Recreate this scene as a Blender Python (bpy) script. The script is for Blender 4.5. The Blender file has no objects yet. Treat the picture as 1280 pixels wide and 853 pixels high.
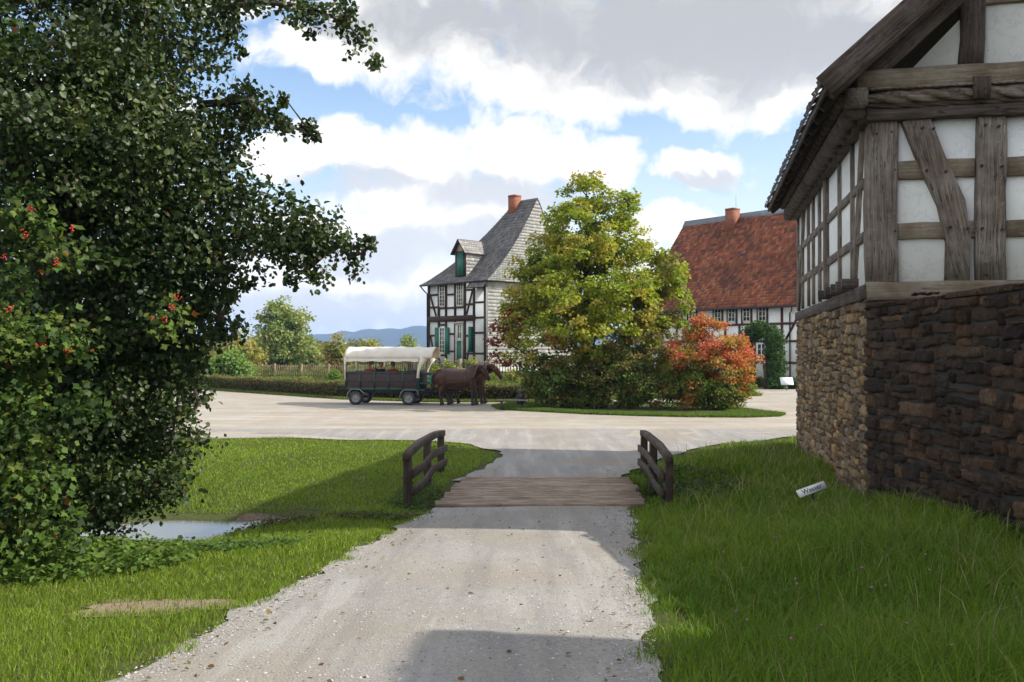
import bpy, bmesh, math, random
import numpy as np
from mathutils import Vector, Matrix
R = math.radians
rng = np.random.default_rng(7)
random.seed(5)
S = bpy.context.scene
COL = S.collection
# ------------------------------------------------------------------ camera, world, sun
E = 2.65            # eye height above the gravel square (z = 0)
F = 1173.0
cam = bpy.data.objects.new('camera', bpy.data.cameras.new('camera')); COL.objects.link(cam)
cam.location = (0, 0, E); cam.rotation_euler = (R(90.51), 0, 0)
cam.data.lens = F/1280*36; cam.data.sensor_width = 36; cam.data.clip_end = 20000; cam.data.clip_start = .05
S.camera = cam
SUN_EL, SUN_AZ = 37.0, 98.0      # azimuth clockwise from +Y
SKY_STRENGTH = 0.125
S.view_settings.view_transform = 'Standard'; S.view_settings.look = 'None'
S.view_settings.gamma = 1; S.view_settings.use_curve_mapping = False
S.view_settings.exposure = 0.80
sl = bpy.data.lights.new('sun', 'SUN'); sl.energy = 3.9; sl.angle = R(.5); sl.color = (1, .945, .85)
so = bpy.data.objects.new('sun', sl); COL.objects.link(so)
sd = Vector((math.sin(R(SUN_AZ))*math.cos(R(SUN_EL)), math.cos(R(SUN_AZ))*math.cos(R(SUN_EL)), math.sin(R(SUN_EL))))
so.rotation_euler = sd.to_track_quat('Z', 'Y').to_euler(); so.location = (30, -10, 40)

class NT:
    def __init__(s, tree): s.t = tree; s.n = tree.nodes; s.l = tree.links
    def node(s, typ, **kw):
        n = s.n.new(typ)
        for k, v in kw.items():
            if k == 'ins':
                for i, x in v.items():
                    if isinstance(x, bpy.types.NodeSocket): s.l.new(x, n.inputs[i])
                    else: n.inputs[i].default_value = x
            else: setattr(n, k, v)
        return n
    def m(s, op, a, b=None, c=None, clamp=False):
        n = s.node('ShaderNodeMath', operation=op, use_clamp=clamp)
        for i, x in enumerate((a, b, c)):
            if x is None: continue
            if isinstance(x, bpy.types.NodeSocket): s.l.new(x, n.inputs[i])
            else: n.inputs[i].default_value = x
        return n.outputs[0]
    def v(s, op, a, b=None, c=None, out=0):
        n = s.node('ShaderNodeVectorMath', operation=op)
        for i, x in enumerate((a, b, c)):
            if x is None: continue
            if isinstance(x, bpy.types.NodeSocket): s.l.new(x, n.inputs[i])
            else: n.inputs[i].default_value = x
        return n.outputs[out]
    def ramp(s, fac, stops, interp='LINEAR'):
        n = s.node('ShaderNodeValToRGB'); n.color_ramp.interpolation = interp
        e = n.color_ramp.elements
        while len(e) < len(stops): e.new(.5)
        for q, (p, c) in zip(e, stops): q.position = p; q.color = tuple(c)+(1,) if len(c) == 3 else c
        s.l.new(fac, n.inputs[0]); return n.outputs[0]
    def noise(s, vec, scale, detail=4, rough=.55, out=0):
        n = s.node('ShaderNodeTexNoise', ins={'Scale': scale, 'Detail': detail, 'Roughness': rough})
        if vec is not None: s.l.new(vec, n.inputs['Vector'])
        return n.outputs[out]
    def mix(s, fac, a, b, mode='MIX'):
        n = s.node('ShaderNodeMix', data_type='RGBA', blend_type=mode)
        for i, x in ((0, fac), (6, a), (7, b)):
            if isinstance(x, bpy.types.NodeSocket): s.l.new(x, n.inputs[i])
            else: n.inputs[i].default_value = x if i == 0 else (tuple(x)+(1,) if len(x) == 3 else x)
        return n.outputs[2]
    def sstep(s, x, a, b):
        n = s.node('ShaderNodeMapRange', interpolation_type='SMOOTHSTEP', ins={0: x, 1: a, 2: b, 3: 0., 4: 1.})
        return n.outputs[0]

W = bpy.data.worlds.new('World'); S.world = W; W.use_nodes = True
W.node_tree.nodes.clear()
def build_world():
    n = NT(W.node_tree)
    out = n.node('ShaderNodeOutputWorld')
    sky = n.node('ShaderNodeTexSky', sky_type='NISHITA', sun_disc=False, sun_elevation=R(SUN_EL), sun_rotation=R(SUN_AZ))
    sky.air_density = 1.0; sky.dust_density = .6; sky.ozone_density = 1.2
    g = n.node('ShaderNodeTexCoord').outputs['Generated']
    sp = n.node('ShaderNodeSeparateXYZ', ins={0: g})
    az = n.m('ARCTAN2', sp.outputs[0], sp.outputs[1]); el = n.m('ARCSINE', sp.outputs[2])
    v = n.node('ShaderNodeCombineXYZ', ins={0: az, 1: n.m('MULTIPLY', el, 1.0), 2: 0.0}).outputs[0]
    def warp(vec, sc, amp, det):
        c = n.noise(vec, sc, det, .55, 1)
        return n.v('ADD', vec, n.v('MULTIPLY', n.v('SUBTRACT', c, (.5, .5, .5)), (amp, amp*.8, 0)))
    vw = warp(warp(v, 8, .12, 3), 30, .045, 5)
    def blobs(lst, vec):
        cur = None
        for (px, py, rx, ry) in lst:
            a0 = math.atan((px-640)/F); e0 = math.atan((437-py)/F*math.cos(a0)); ra, re = rx/F, ry/F
            q = n.v('MULTIPLY_ADD', vec, (1/ra, 1/re, 0), (-a0/ra, -e0/re, 0))
            dd = n.v('DOT_PRODUCT', q, q, out=1)
            cur = dd if cur is None else n.m('SMOOTH_MIN', cur, dd, .25)
        return n.m('SUBTRACT', 1.0, cur)
    clouds = [(820, 30, 380, 100), (560, 30, 190, 75), (980, 70, 220, 85), (680, 105, 190, 50), (395, 55, 90, 42), (1130, 30, 200, 90),
              (420, 178, 65, 46), (500, 205, 120, 55), (650, 195, 115, 52), (735, 205, 70, 42), (560, 250, 190, 48), (862, 208, 95, 34), (360, 210, 50, 30),
              (400, 290, 110, 28), (480, 305, 160, 42), (620, 290, 110, 40), (835, 290, 80, 34), (900, 300, 90, 30), (450, 350, 260, 34), (420, 400, 330, 40),
              (330, 330, 90, 26), (700, 340, 200, 50), (100, 150, 200, 60), (60, 330, 200, 60), (1230, 200, 90, 40), (250, -60, 200, 60)]
    f = blobs(clouds, vw)
    fine = n.noise(warp(v, 18, .05, 3), 17, 9, .62)
    f = n.m('ADD', f, n.m('MULTIPLY', n.m('SUBTRACT', fine, .5), 2.3))
    # the rest of the sky: broken cloud all round
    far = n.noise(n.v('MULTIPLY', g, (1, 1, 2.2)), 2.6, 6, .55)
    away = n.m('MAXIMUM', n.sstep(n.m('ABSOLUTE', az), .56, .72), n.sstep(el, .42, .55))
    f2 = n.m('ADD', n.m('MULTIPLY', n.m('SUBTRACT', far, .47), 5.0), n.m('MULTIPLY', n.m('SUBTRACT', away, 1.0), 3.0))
    f = n.m('MAXIMUM', f, f2)
    alpha = n.sstep(f, -.14, .72)
    dark = blobs([(820, 25, 330, 85), (600, 15, 170, 50), (1010, 60, 200, 50), (430, 30, 60, 22), (640, 243, 130, 30), (450, 235, 100, 22), (880, 225, 60, 14),
                  (480, 318, 150, 26), (430, 385, 240, 30), (640, 300, 90, 25)], warp(vw, 12, .05, 3))
    dark = n.m('MAXIMUM', dark, n.m('MULTIPLY', n.m('MINIMUM', f2, .8), .8))
    dk = n.m('MULTIPLY', n.sstep(n.m('ADD', dark, n.m('MULTIPLY', n.m('SUBTRACT', n.noise(vw, 22, 7, .6), .5), 1.6)), -.35, .85), 1.0)
    up = n.sstep(el, .12, .32)
    dkc = n.mix(up, (.49, .505, .53), (.34, .345, .36))
    cc = n.mix(dk, (.73, .71, .67), dkc)
    cc = n.mix(away, cc, n.mix(dk, (1.8, 1.70, 1.56), (.95, .93, .90)))  # clouds outside the view get extra brightness, added to lift the shade
    skyc = n.mix(1.0, sky.outputs[0], (1.0, 1.0, 1.0), 'MULTIPLY')
    bgs = n.node('ShaderNodeBackground', ins={0: skyc, 1: SKY_STRENGTH})
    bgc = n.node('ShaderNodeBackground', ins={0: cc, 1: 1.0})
    # thin veil low over the horizon
    veil = n.m('MULTIPLY', n.m('SUBTRACT', 1.0, n.sstep(el, .0, .30)), .55)
    al = n.m('MAXIMUM', n.m('MULTIPLY', alpha, .97), veil)
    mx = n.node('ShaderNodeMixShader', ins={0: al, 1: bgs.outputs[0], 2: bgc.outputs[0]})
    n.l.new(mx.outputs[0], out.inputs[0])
    W.cycles.sampling_method = 'MANUAL'; W.cycles.sample_map_resolution = 512
build_world()
cy = S.cycles
cy.max_bounces = 5; cy.diffuse_bounces = 3; cy.glossy_bounces = 2; cy.transmission_bounces = 3; cy.transparent_max_bounces = 4
cy.volume_bounces = 0; cy.sample_clamp_indirect = 6; cy.caustics_reflective = False; cy.caustics_refractive = False
try: cy.use_denoising = True
except Exception: pass

# ------------------------------------------------------------------ helpers
def P(px, py, D):                         # a point at distance D seen at a pixel of the 1280 px wide photo
    return np.array([(px-640)/F*D, D, E+(437-py)/F*D])
def sst(x, a, b):
    t = np.clip((x-a)/(b-a), 0, 1); return t*t*(3-2*t)
def tag(o, label=None, cat=None, group=None, kind=None):
    for k, v in (('label', label), ('category', cat), ('group', group), ('kind', kind)):
        if v: o[k] = v
    return o
def thing(name, loc, label, cat, group=None):
    o = bpy.data.objects.new(name, None); COL.objects.link(o); o.location = loc
    return tag(o, label, cat, group)
def link(name, me, mat, parent=None, smooth=False):
    if mat is not None and len(me.materials) == 0: me.materials.append(mat)
    if smooth: me.polygons.foreach_set('use_smooth', np.ones(len(me.polygons), bool))
    o = bpy.data.objects.new(name, me); COL.objects.link(o)
    if parent is not None:
        o.parent = parent; o.location = -wloc(parent)
    return o
def wloc(o):
    v = Vector(o.location)
    while o.parent is not None: o = o.parent; v = v + Vector(o.location)
    return v
def np_mesh(name, V, L, T, col=None):
    """V (n,3); L flat loop indices; T loop totals"""
    me = bpy.data.meshes.new(name)
    V = np.asarray(V, np.float32); L = np.asarray(L, np.int32).ravel(); T = np.asarray(T, np.int32)
    me.vertices.add(len(V)); me.vertices.foreach_set('co', V.ravel())
    me.loops.add(len(L)); me.loops.foreach_set('vertex_index', L)
    me.polygons.add(len(T)); st = np.zeros(len(T), np.int32); st[1:] = np.cumsum(T)[:-1]
    me.polygons.foreach_set('loop_start', st)
    try: me.polygons.foreach_set('loop_total', T)
    except Exception: pass
    if col is not None:
        a = me.color_attributes.new('lc', 'FLOAT_COLOR', 'POINT')
        c = np.ones((len(V), 4), np.float32); c[:, :3] = col; a.data.foreach_set('color', c.ravel())
    me.update(calc_edges=True); me.validate()
    return me
class MB:
    def __init__(s): s.V = []; s.F = []; s.C = []
    def add(s, V, Fs, c=None):
        b = len(s.V); s.V += [tuple(v) for v in V]; s.F += [tuple(i+b for i in f) for f in Fs]
        s.C += [c if c is not None else (1, 1, 1)]*len(V)
    def box(s, x0, x1, y0, y1, z0, z1, M=None, c=None):
        V = [Vector((x, y, z)) for x in (x0, x1) for y in (y0, y1) for z in (z0, z1)]
        if M is not None: V = [M @ v for v in V]
        s.add(V, [(0, 1, 3, 2), (4, 6, 7, 5), (0, 4, 5, 1), (2, 3, 7, 6), (0, 2, 6, 4), (1, 5, 7, 3)], c)
    def tube(s, pts, rad, n=8, cap=True, c=None):
        pts = [Vector(p) for p in pts]; V = []
        if not hasattr(rad, '__len__'): rad = [rad]*len(pts)
        up = Vector((0, 0, 1)); prev = None
        for i, p in enumerate(pts):
            t = (pts[min(i+1, len(pts)-1)]-pts[max(i-1, 0)]).normalized()
            if prev is None:
                a = t.cross(up if abs(t.z) < .9 else Vector((1, 0, 0))).normalized()
            else: a = (prev-t*prev.dot(t)).normalized()
            prev = a; b = t.cross(a)
            for k in range(n):
                q = 2*math.pi*k/n; V.append(p+(a*math.cos(q)+b*math.sin(q))*rad[i])
        Fs = [(i*n+k, i*n+(k+1) % n, (i+1)*n+(k+1) % n, (i+1)*n+k) for i in range(len(pts)-1) for k in range(n)]
        if cap: Fs += [tuple(range(n))[::-1], tuple(range((len(pts)-1)*n, len(pts)*n))]
        s.add(V, Fs, c)
    def build(s, name, mat, parent=None, smooth=False, bevel=0, kind=None):
        L = [i for f in s.F for i in f]; T = [len(f) for f in s.F]
        me = np_mesh(name, np.array(s.V), L, T, np.array(s.C))
        bm = bmesh.new(); bm.from_mesh(me); bmesh.ops.recalc_face_normals(bm, faces=bm.faces); bm.to_mesh(me); bm.free()
        o = link(name, me, mat, parent, smooth)
        if bevel:
            b = o.modifiers.new('bevel', 'BEVEL'); b.width = bevel; b.segments = 2; b.limit_method = 'ANGLE'
        if kind: o['kind'] = kind
        return o
def grid_obj(name, PX, mat, kind=None, parent=None, smooth=True):
    """PX (n,m,3) grid of points"""
    n, m = PX.shape[:2]; idx = np.arange(n*m).reshape(n, m)
    q = np.stack([idx[:-1, :-1], idx[1:, :-1], idx[1:, 1:], idx[:-1, 1:]], -1).reshape(-1, 4)
    me = np_mesh(name, PX.reshape(-1, 3), q, np.full(len(q), 4))
    o = link(name, me, mat, parent, smooth)
    if kind: o['kind'] = kind
    return o

# ------------------------------------------------------------------ materials
MATS = {}
def new_mat(name):
    m = bpy.data.materials.new(name); m.use_nodes = True; m.node_tree.nodes.clear(); MATS[name] = m
    n = NT(m.node_tree); out = n.node('ShaderNodeOutputMaterial'); return m, n, out
def mat_simple(name, c, rough=.7, var=.18, scale=6, bump=.15, bscale=40, metal=0, spec=.4, attr=False, bdist=.01):
    m, n, out = new_mat(name)
    tc = n.node('ShaderNodeTexCoord').outputs['Object']
    nz = n.noise(tc, scale, 5, .6)
    d = tuple(x*(1-var*1.6) for x in c); b = tuple(min(1, x*(1+var)) for x in c)
    colr = n.ramp(nz, [(.3, d), (.7, b)])
    if attr:
        at = n.node('ShaderNodeAttribute', attribute_name='lc').outputs['Color']
        colr = n.mix(1.0, colr, at, 'MULTIPLY')
    bp = n.node('ShaderNodeBump', ins={'Strength': bump, 'Distance': bdist, 'Height': n.noise(tc, bscale, 4, .6)})
    bs = n.node('ShaderNodeBsdfPrincipled', ins={'Base Color': colr, 'Roughness': rough, 'Metallic': metal, 'Specular IOR Level': spec, 'Normal': bp.outputs[0]})
    n.l.new(bs.outputs[0], out.inputs[0]); return m
def mat_leaf(name, trans=.35, rough=.5, spec=.35, mult=1.0):
    m, n, out = new_mat(name)
    at = n.node('ShaderNodeAttribute', attribute_name='lc').outputs['Color']
    if mult != 1: at = n.mix(1.0, at, (mult,)*3, 'MULTIPLY')
    bs = n.node('ShaderNodeBsdfPrincipled', ins={'Base Color': at, 'Roughness': rough, 'Specular IOR Level': spec})
    tl = n.node('ShaderNodeBsdfTranslucent', ins={0: n.mix(1.0, at, (1.25, 1.35, .5), 'MULTIPLY')})
    mx = n.node('ShaderNodeMixShader', ins={0: trans, 1: bs.outputs[0], 2: tl.outputs[0]})
    n.l.new(mx.outputs[0], out.inputs[0]); return m
def mat_wood(name, dark, light, crack=.7, rough=.8, bump=.5, sc=1.0):
    m, n, out = new_mat(name)
    tc = n.node('ShaderNodeTexCoord').outputs['Object']
    oi = n.node('ShaderNodeObjectInfo').outputs['Random']
    off = n.node('ShaderNodeCombineXYZ', ins={0: n.m('MULTIPLY', oi, 37.), 1: n.m('MULTIPLY', oi, 11.), 2: 0.}).outputs[0]
    tc = n.v('ADD', tc, off)
    wv = n.v('ADD', tc, n.v('MULTIPLY', n.v('SUBTRACT', n.noise(tc, 1.6*sc, 2, .5, 1), (.5, .5, .5)), (.0, .05, .05)))
    g1 = n.noise(n.v('MULTIPLY', wv, (1.3*sc, 34*sc, 34*sc)), 1.0, 7, .7)
    g2 = n.noise(n.v('MULTIPLY', wv, (.55*sc, 12*sc, 12*sc)), 2.3, 3, .5)
    big = n.noise(tc, 1.7*sc, 4, .6)
    col = n.ramp(g1, [(.28, dark), (.52, tuple((a+b)/2 for a, b in zip(dark, light))), (.75, light)])
    col = n.mix(n.sstep(big, .35, .7), n.mix(1.0, col, (.62, .56, .50), 'MULTIPLY'), col)
    ck = n.m('SUBTRACT', 1.0, n.sstep(n.m('ABSOLUTE', n.m('SUBTRACT', g2, .5)), .0, .022))
    ck = n.m('MULTIPLY', ck, n.m('MULTIPLY', n.sstep(n.noise(tc, 2.9*sc, 2), .45, .6), crack))
    col = n.mix(ck, col, tuple(x*.25 for x in dark))
    lich = n.m('MULTIPLY', n.sstep(n.noise(tc, 13*sc, 6, .75), .58, .70), .35); col = n.mix(lich, col, tuple(min(1, x*1.35+.04) for x in light))
    h = n.m('SUBTRACT', g1, n.m('MULTIPLY', ck, 1.2))
    bp = n.node('ShaderNodeBump', ins={'Strength': bump, 'Distance': .012, 'Height': h})
    bs = n.node('ShaderNodeBsdfPrincipled', ins={'Base Color': col, 'Roughness': rough, 'Specular IOR Level': .25, 'Normal': bp.outputs[0]})
    n.l.new(bs.outputs[0], out.inputs[0]); return m
def mat_brick(name, c1, c2, mortar, scale=1.0, bw=.24, bh=.075):
    m, n, out = new_mat(name)
    tc = n.node('ShaderNodeTexCoord').outputs['Object']; sp = n.node('ShaderNodeSeparateXYZ', ins={0: tc})
    v = n.node('ShaderNodeCombineXYZ', ins={0: n.m('ADD', sp.outputs[0], sp.outputs[1]), 1: sp.outputs[2], 2: 0.}).outputs[0]
    b = n.node('ShaderNodeTexBrick', ins={'Vector': v, 'Color1': c1+(1,), 'Color2': c2+(1,), 'Mortar': mortar+(1,), 'Scale': scale, 'Mortar Size': .008, 'Brick Width': bw, 'Row Height': bh})
    col = n.mix(.5, b.outputs[0], n.ramp(n.noise(tc, 5), [(.3, (.5, .45, .4)), (.7, (1, 1, 1))]), 'MULTIPLY')
    bs = n.node('ShaderNodeBsdfPrincipled', ins={'Base Color': col, 'Roughness': .85})
    n.l.new(bs.outputs[0], out.inputs[0]); return m
def mat_gravel(name, tint=(1, 1, 1), sv_=(2.6, .22, 1)):
    m, n, out = new_mat(name)
    tc = n.node('ShaderNodeTexCoord').outputs['Object']
    vo = n.node('ShaderNodeTexVoronoi', ins={'Vector': tc, 'Scale': 46.}); 
    spk = n.node('ShaderNodeSeparateColor', ins={0: vo.outputs['Color']}).outputs[0]
    fine = n.noise(tc, 90, 3, .7)
    big = n.noise(tc, .5, 5, .6); mid = n.noise(n.v('MULTIPLY', tc, (1.0, .45, 1)), 1.3, 5, .62)
    c = n.ramp(spk, [(.0, (.25, .235, .21)), (.35, (.34, .32, .295)), (.75, (.40, .38, .35)), (1., (.52, .49, .455))])
    c = n.mix(.45, c, n.ramp(fine, [(.3, (.24, .225, .20)), (.7, (.50, .475, .44))]))
    c = n.mix(n.m('MULTIPLY', n.sstep(mid, .42, .68), .55), c, (.47, .45, .415))
    c = n.mix(n.m('MULTIPLY', n.sstep(big, .42, .62), .55), c, (.37, .315, .24))
    st = n.noise(n.v('MULTIPLY', tc, sv_), 1.2, 5, .6)
    c = n.mix(n.m('MULTIPLY', n.sstep(st, .50, .66), .40), c, (.25, .235, .22))
    c = n.mix(n.m('MULTIPLY', n.m('SUBTRACT', 1.0, n.sstep(st, .34, .46)), .5), c, (.52, .50, .46))
    c = n.mix(1.0, c, tint, 'MULTIPLY')
    h = n.m('ADD', n.m('MULTIPLY', vo.outputs['Distance'], -1.0), n.m('MULTIPLY', mid, 1.5))
    bp = n.node('ShaderNodeBump', ins={'Strength': .5, 'Distance': .012, 'Height': h})
    bs = n.node('ShaderNodeBsdfPrincipled', ins={'Base Color': c, 'Roughness': .9, 'Specular IOR Level': .2, 'Normal': bp.outputs[0]})
    n.l.new(bs.outputs[0], out.inputs[0]); return m
def mat_ground():
    m, n, out = new_mat('ground')
    tc = n.node('ShaderNodeTexCoord').outputs['Object']
    a = n.noise(tc, .8, 6, .65); b = n.noise(tc, 14, 4, .6)
    c = n.ramp(a, [(.3, (.050, .060, .018)), (.55, (.065, .085, .022)), (.8, (.10, .085, .045))])
    c = n.mix(.5, c, n.ramp(b, [(.35, (.035, .032, .015)), (.7, (.085, .10, .03))]))
    bp = n.node('ShaderNodeBump', ins={'Strength': .6, 'Distance': .04, 'Height': b})
    bs = n.node('ShaderNodeBsdfPrincipled', ins={'Base Color': c, 'Roughness': .95, 'Specular IOR Level': .1, 'Normal': bp.outputs[0]})
    n.l.new(bs.outputs[0], out.inputs[0]); return m
M_ground = mat_ground()
M_gravel = mat_gravel('gravel', (.70, .70, .70)); M_gravel2 = mat_gravel('gravel_square', (.86, .82, .755), (.12, .8, 1))
M_soil = mat_simple('soil', (.15, .105, .065), .95, .35, 9, .8, 60, bdist=.02)
M_soil2 = mat_gravel('stony_soil', (.62, .50, .39))
M_leaf = mat_leaf('leaf_glossy', .20, .48, .38)
M_leaf2 = mat_leaf('leaf_soft', .40, .6, .25)
M_grass = mat_leaf('grass_blade', .38, .55, .3)
M_bark = mat_simple('bark', (.075, .06, .045), .9, .4, 5, .9, 30, bdist=.03)
M_oak = mat_wood('weathered_oak', (.075, .058, .048), (.40, .345, .295), crack=.95, bump=.8)
M_oakd = mat_wood('dark_oak', (.028, .02, .017), (.19, .15, .13), crack=.9, bump=.8)
M_oakl = mat_wood('pale_oak', (.15, .115, .08), (.36, .31, .24))
M_brown = mat_simple('brown_timber', (.050, .022, .017), .7, .25, 4, .1)
M_rail = mat_wood('railing_wood', (.035, .024, .018), (.17, .13, .10), sc=1.3)
M_plank = mat_wood('plank_wood', (.20, .145, .105), (.50, .40, .31), sc=1.2)
def mat_plaster():
    m, n, out = new_mat('plaster')
    tc = n.node('ShaderNodeTexCoord').outputs['Object']
    a = n.noise(tc, 1.1, 5, .6); b = n.noise(tc, 22, 4, .6)
    c = n.ramp(a, [(.25, (.76, .76, .73)), (.5, (.84, .84, .82)), (.8, (.88, .88, .86))])
    st = n.sstep(n.noise(n.v('MULTIPLY', tc, (2.5, 2.5, .5)), 2.0, 5, .7), .60, .78)
    c = n.mix(n.m('MULTIPLY', st, .6), c, (.56, .54, .47))
    ck = n.m('SUBTRACT', 1.0, n.sstep(n.m('ABSOLUTE', n.m('SUBTRACT', n.noise(tc, 1.3, 7, .7), .5)), .0, .006)); c = n.mix(n.m('MULTIPLY', ck, .45), c, (.30, .28, .24))
    bp = n.node('ShaderNodeBump', ins={'Strength': .35, 'Distance': .012, 'Height': n.m('ADD', n.m('MULTIPLY', a, 2.), n.m('MULTIPLY', b, .4))})
    bs = n.node('ShaderNodeBsdfPrincipled', ins={'Base Color': c, 'Roughness': .9, 'Specular IOR Level': .2, 'Normal': bp.outputs[0]})
    n.l.new(bs.outputs[0], out.inputs[0]); return m
M_plaster = mat_plaster()
M_white = mat_simple('white_plaster', (.80, .80, .77), .9, .05, 2, .1)
def mat_stone():
    m, n, out = new_mat('rubble_stone'); tc = n.node('ShaderNodeTexCoord').outputs['Object']
    at = n.node('ShaderNodeAttribute', attribute_name='lc').outputs['Color']
    a = n.noise(tc, 11, 7, .7); b = n.noise(tc, 45, 5, .7); g = n.noise(tc, .9, 5, .6); l = n.noise(tc, 5.5, 7, .75)
    c = n.mix(1.0, at, n.ramp(a, [(.28, (.45, .43, .42)), (.5, (.95, .93, .9)), (.74, (1.5, 1.42, 1.3))]), 'MULTIPLY')
    c = n.mix(.8, c, n.ramp(b, [(.3, (.6, .6, .6)), (.7, (1.25, 1.22, 1.18))]), 'MULTIPLY')
    c = n.mix(n.m('MULTIPLY', n.sstep(g, .5, .72), .5), c, n.mix(1.0, c, (1.5, 1.25, .85), 'MULTIPLY'))
    c = n.mix(n.m('MULTIPLY', n.sstep(l, .60, .70), .30), c, (.22, .21, .15))
    bp = n.node('ShaderNodeBump', ins={'Strength': 1.0, 'Distance': .035, 'Height': n.m('ADD', n.m('MULTIPLY', a, 1.3), n.m('MULTIPLY', b, .35))})
    bs = n.node('ShaderNodeBsdfPrincipled', ins={'Base Color': c, 'Roughness': .92, 'Specular IOR Level': .2, 'Normal': bp.outputs[0]}); n.l.new(bs.outputs[0], out.inputs[0]); return m
M_stone = mat_stone()
M_mortar = mat_simple('mortar', (.16, .13, .09), .95, .3, 5, .7, 40)
M_mortard = mat_simple('dark_mortar', (.035, .028, .022), .95, .3, 5, .7, 40)
M_tile = mat_simple('roof_tile', (.95, .95, .95), .75, .34, .35, .3, 20, attr=True)  # broad darker patches in the tile colour stand in for cloud shadow
M_slate = mat_simple('slate', (.95, .95, .95), .6, .22, 1.0, .2, 20, attr=True, spec=.45)
M_brick = mat_brick('chimney_brick', (.36, .10, .042), (.22, .06, .03), (.20, .13, .09))
M_glass = mat_simple('window_glass', (.035, .045, .055), .08, .1, 2, 0, spec=.8)
M_wframe = mat_simple('window_white', (.80, .78, .70), .5, .05, 4, .05)
M_green = mat_simple('green_paint', (.012, .13, .085), .5, .12, 4, .05)
M_zinc = mat_simple('zinc', (.20, .22, .24), .5, .15, 3, .05, metal=.3)
M_dark = mat_simple('dark_metal', (.03, .03, .032), .5, .2, 6, .05)

# ------------------------------------------------------------------ terrain (all z relative to the square)
def pathL(y): return -2.5+(y-6)*.11
def pathR(y): return .94+(y-6)*.11
def gz(X, Y):
    X = np.asarray(X, float); Y = np.asarray(Y, float)
    z = np.where(Y < 16.2, -1.7-.067*Y, -2.785)                  # ramp down to the bridge
    z = z+np.interp(Y, [0, 16.2, 22, 31], [0, 0, 0, .135])
    z = np.where(Y < -4, -1.7+.27, z)
    z = z+E
    # right bank, rising to the wall
    dr = np.clip((X-pathR(Y)-.3)/3.6, 0, 1.2)
    z = z+np.where(Y < 27, .42, 0)*sst(Y, 30, 17)*dr**1.2*(Y > -20)
    # left lawn, a touch above the path near the camera
    dl = np.clip((pathL(Y)-.3-X)/3.0, 0, 1)
    z = z-.10*dl*sst(Y, 14, 9)+.06*dl*sst(Y, 9, 7)-.17*np.exp(-((X+4.6)/1.9)**2-((Y-13.3)/1.6)**2)
    # little stream: comes from the left in front of the bridge, runs under it
    cy_ = np.interp(X, [-12, -5, -2.5, 0, 6], [14.0, 15.1, 16.8, 18.3, 18.6])
    w = np.interp(X, [-12, -6, -3, 0, 4, 6], [1.1, 1.3, 1.0, 1.0, .6, .3])
    dep = np.interp(X, [-12, -6.5, -5.0, -3.7, -3.0, -1.9, -1.2, 2.5, 5], [.40, .38, .36, .28, .06, .06, .42, .42, .0])
    z = z-dep*np.exp(-((Y-cy_)/w)**2)
    # knoll under the slate house
    d = np.hypot(X-1.5, (Y-73))
    z = z+.97*sst(d, 15, 6.5)
    und = .02*np.sin(X*1.7+Y*.9)+.02*np.sin(X*.8-Y*1.3)
    on = ((X > pathL(Y)-.1) & (X < pathR(Y)+.1))
    z = z+np.where(on | (Y > 30), 0, und)
    return z
def axis(segs):
    a = []
    for lo, hi, st in segs: a += list(np.arange(lo, hi-1e-6, st))
    return np.array(a+[segs[-1][1]])
gx = axis([(-6000, -600, 900), (-600, -60, 60), (-60, -14, 3), (-14, 14, .2), (14, 30, 1.5), (30, 60, 5), (60, 600, 60), (600, 6000, 900)])
gy = axis([(-600, -20, 100), (-20, 2, 2), (2, 34, .2), (34, 90, 1.5), (90, 300, 15), (300, 1000, 100), (1000, 7500, 650)])
GX, GY = np.meshgrid(gx, gy, indexing='ij')
grid_obj('ground', np.stack([GX, GY, gz(GX, GY)], -1), M_ground, 'structure')

# gravel track down to the bridge
def wob(t, s=0): return .06*np.sin(t*2.1+s)+.05*np.sin(t*5.3+s*2)+.03*np.sin(t*11.7+s)
ys = np.arange(-8, 16.61, .2); us = np.linspace(0, 1, 22)
YY, UU = np.meshgrid(ys, us, indexing='ij')
XX = (pathL(YY)+wob(YY))*(1-UU)+(pathR(YY)+wob(YY, 3))*UU
Z = np.maximum(gz(XX, YY), -1.7-.067*np.maximum(YY, -3)+E)+.02+.02*np.sin(UU*math.pi)
grid_obj('path', np.stack([XX, YY, Z], -1), M_gravel, 'structure')
# mouth of the track beyond the bridge
ys = np.arange(19.9, 31.01, .2)
YY, UU = np.meshgrid(ys, us, indexing='ij')
le = np.interp(ys, [19.9, 21, 23.6, 25, 26.5, 28, 31], [-1.2, -.9, -.25, -.35, -1.2, -4, -12]); re = np.interp(ys, [19.9, 20.6, 23.5, 25, 28, 31], [2.35, 2.35, 3.7, 4.8, 8.0, 13])
XX = (le+wob(ys))[:, None]*(1-UU)+(re+wob(ys, 2))[:, None]*UU
grid_obj('path', np.stack([XX, YY, gz(XX, YY)+.035], -1), M_gravel, 'structure')
xs = np.concatenate([np.arange(-60, -12, 2), np.arange(-12, 12, .4), np.arange(12, 60.1, 2)])
near = np.interp(xs, [-60, -14, -6, 5, 9, 60], [29.5, 28.6, 28.0, 27.9, 28.6, 31])+.25*wob(xs*.7)
farb = np.interp(xs, [-60, -24, -20, -9, -4, 3, 9, 12, 60], [70, 66, 61.2, 49.6, 46.7, 46.7, 59, 61.5, 61.5])+.8*wob(xs*.35, 1)
vs = np.linspace(0, 1, 24)
XX = np.repeat(xs[:, None], 24, 1); YY = near[:, None]*(1-vs)+farb[:, None]*vs
grid_obj('gravel_square', np.stack([XX, YY, gz(XX, YY)+.029], -1), M_gravel2, 'structure')
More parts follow.
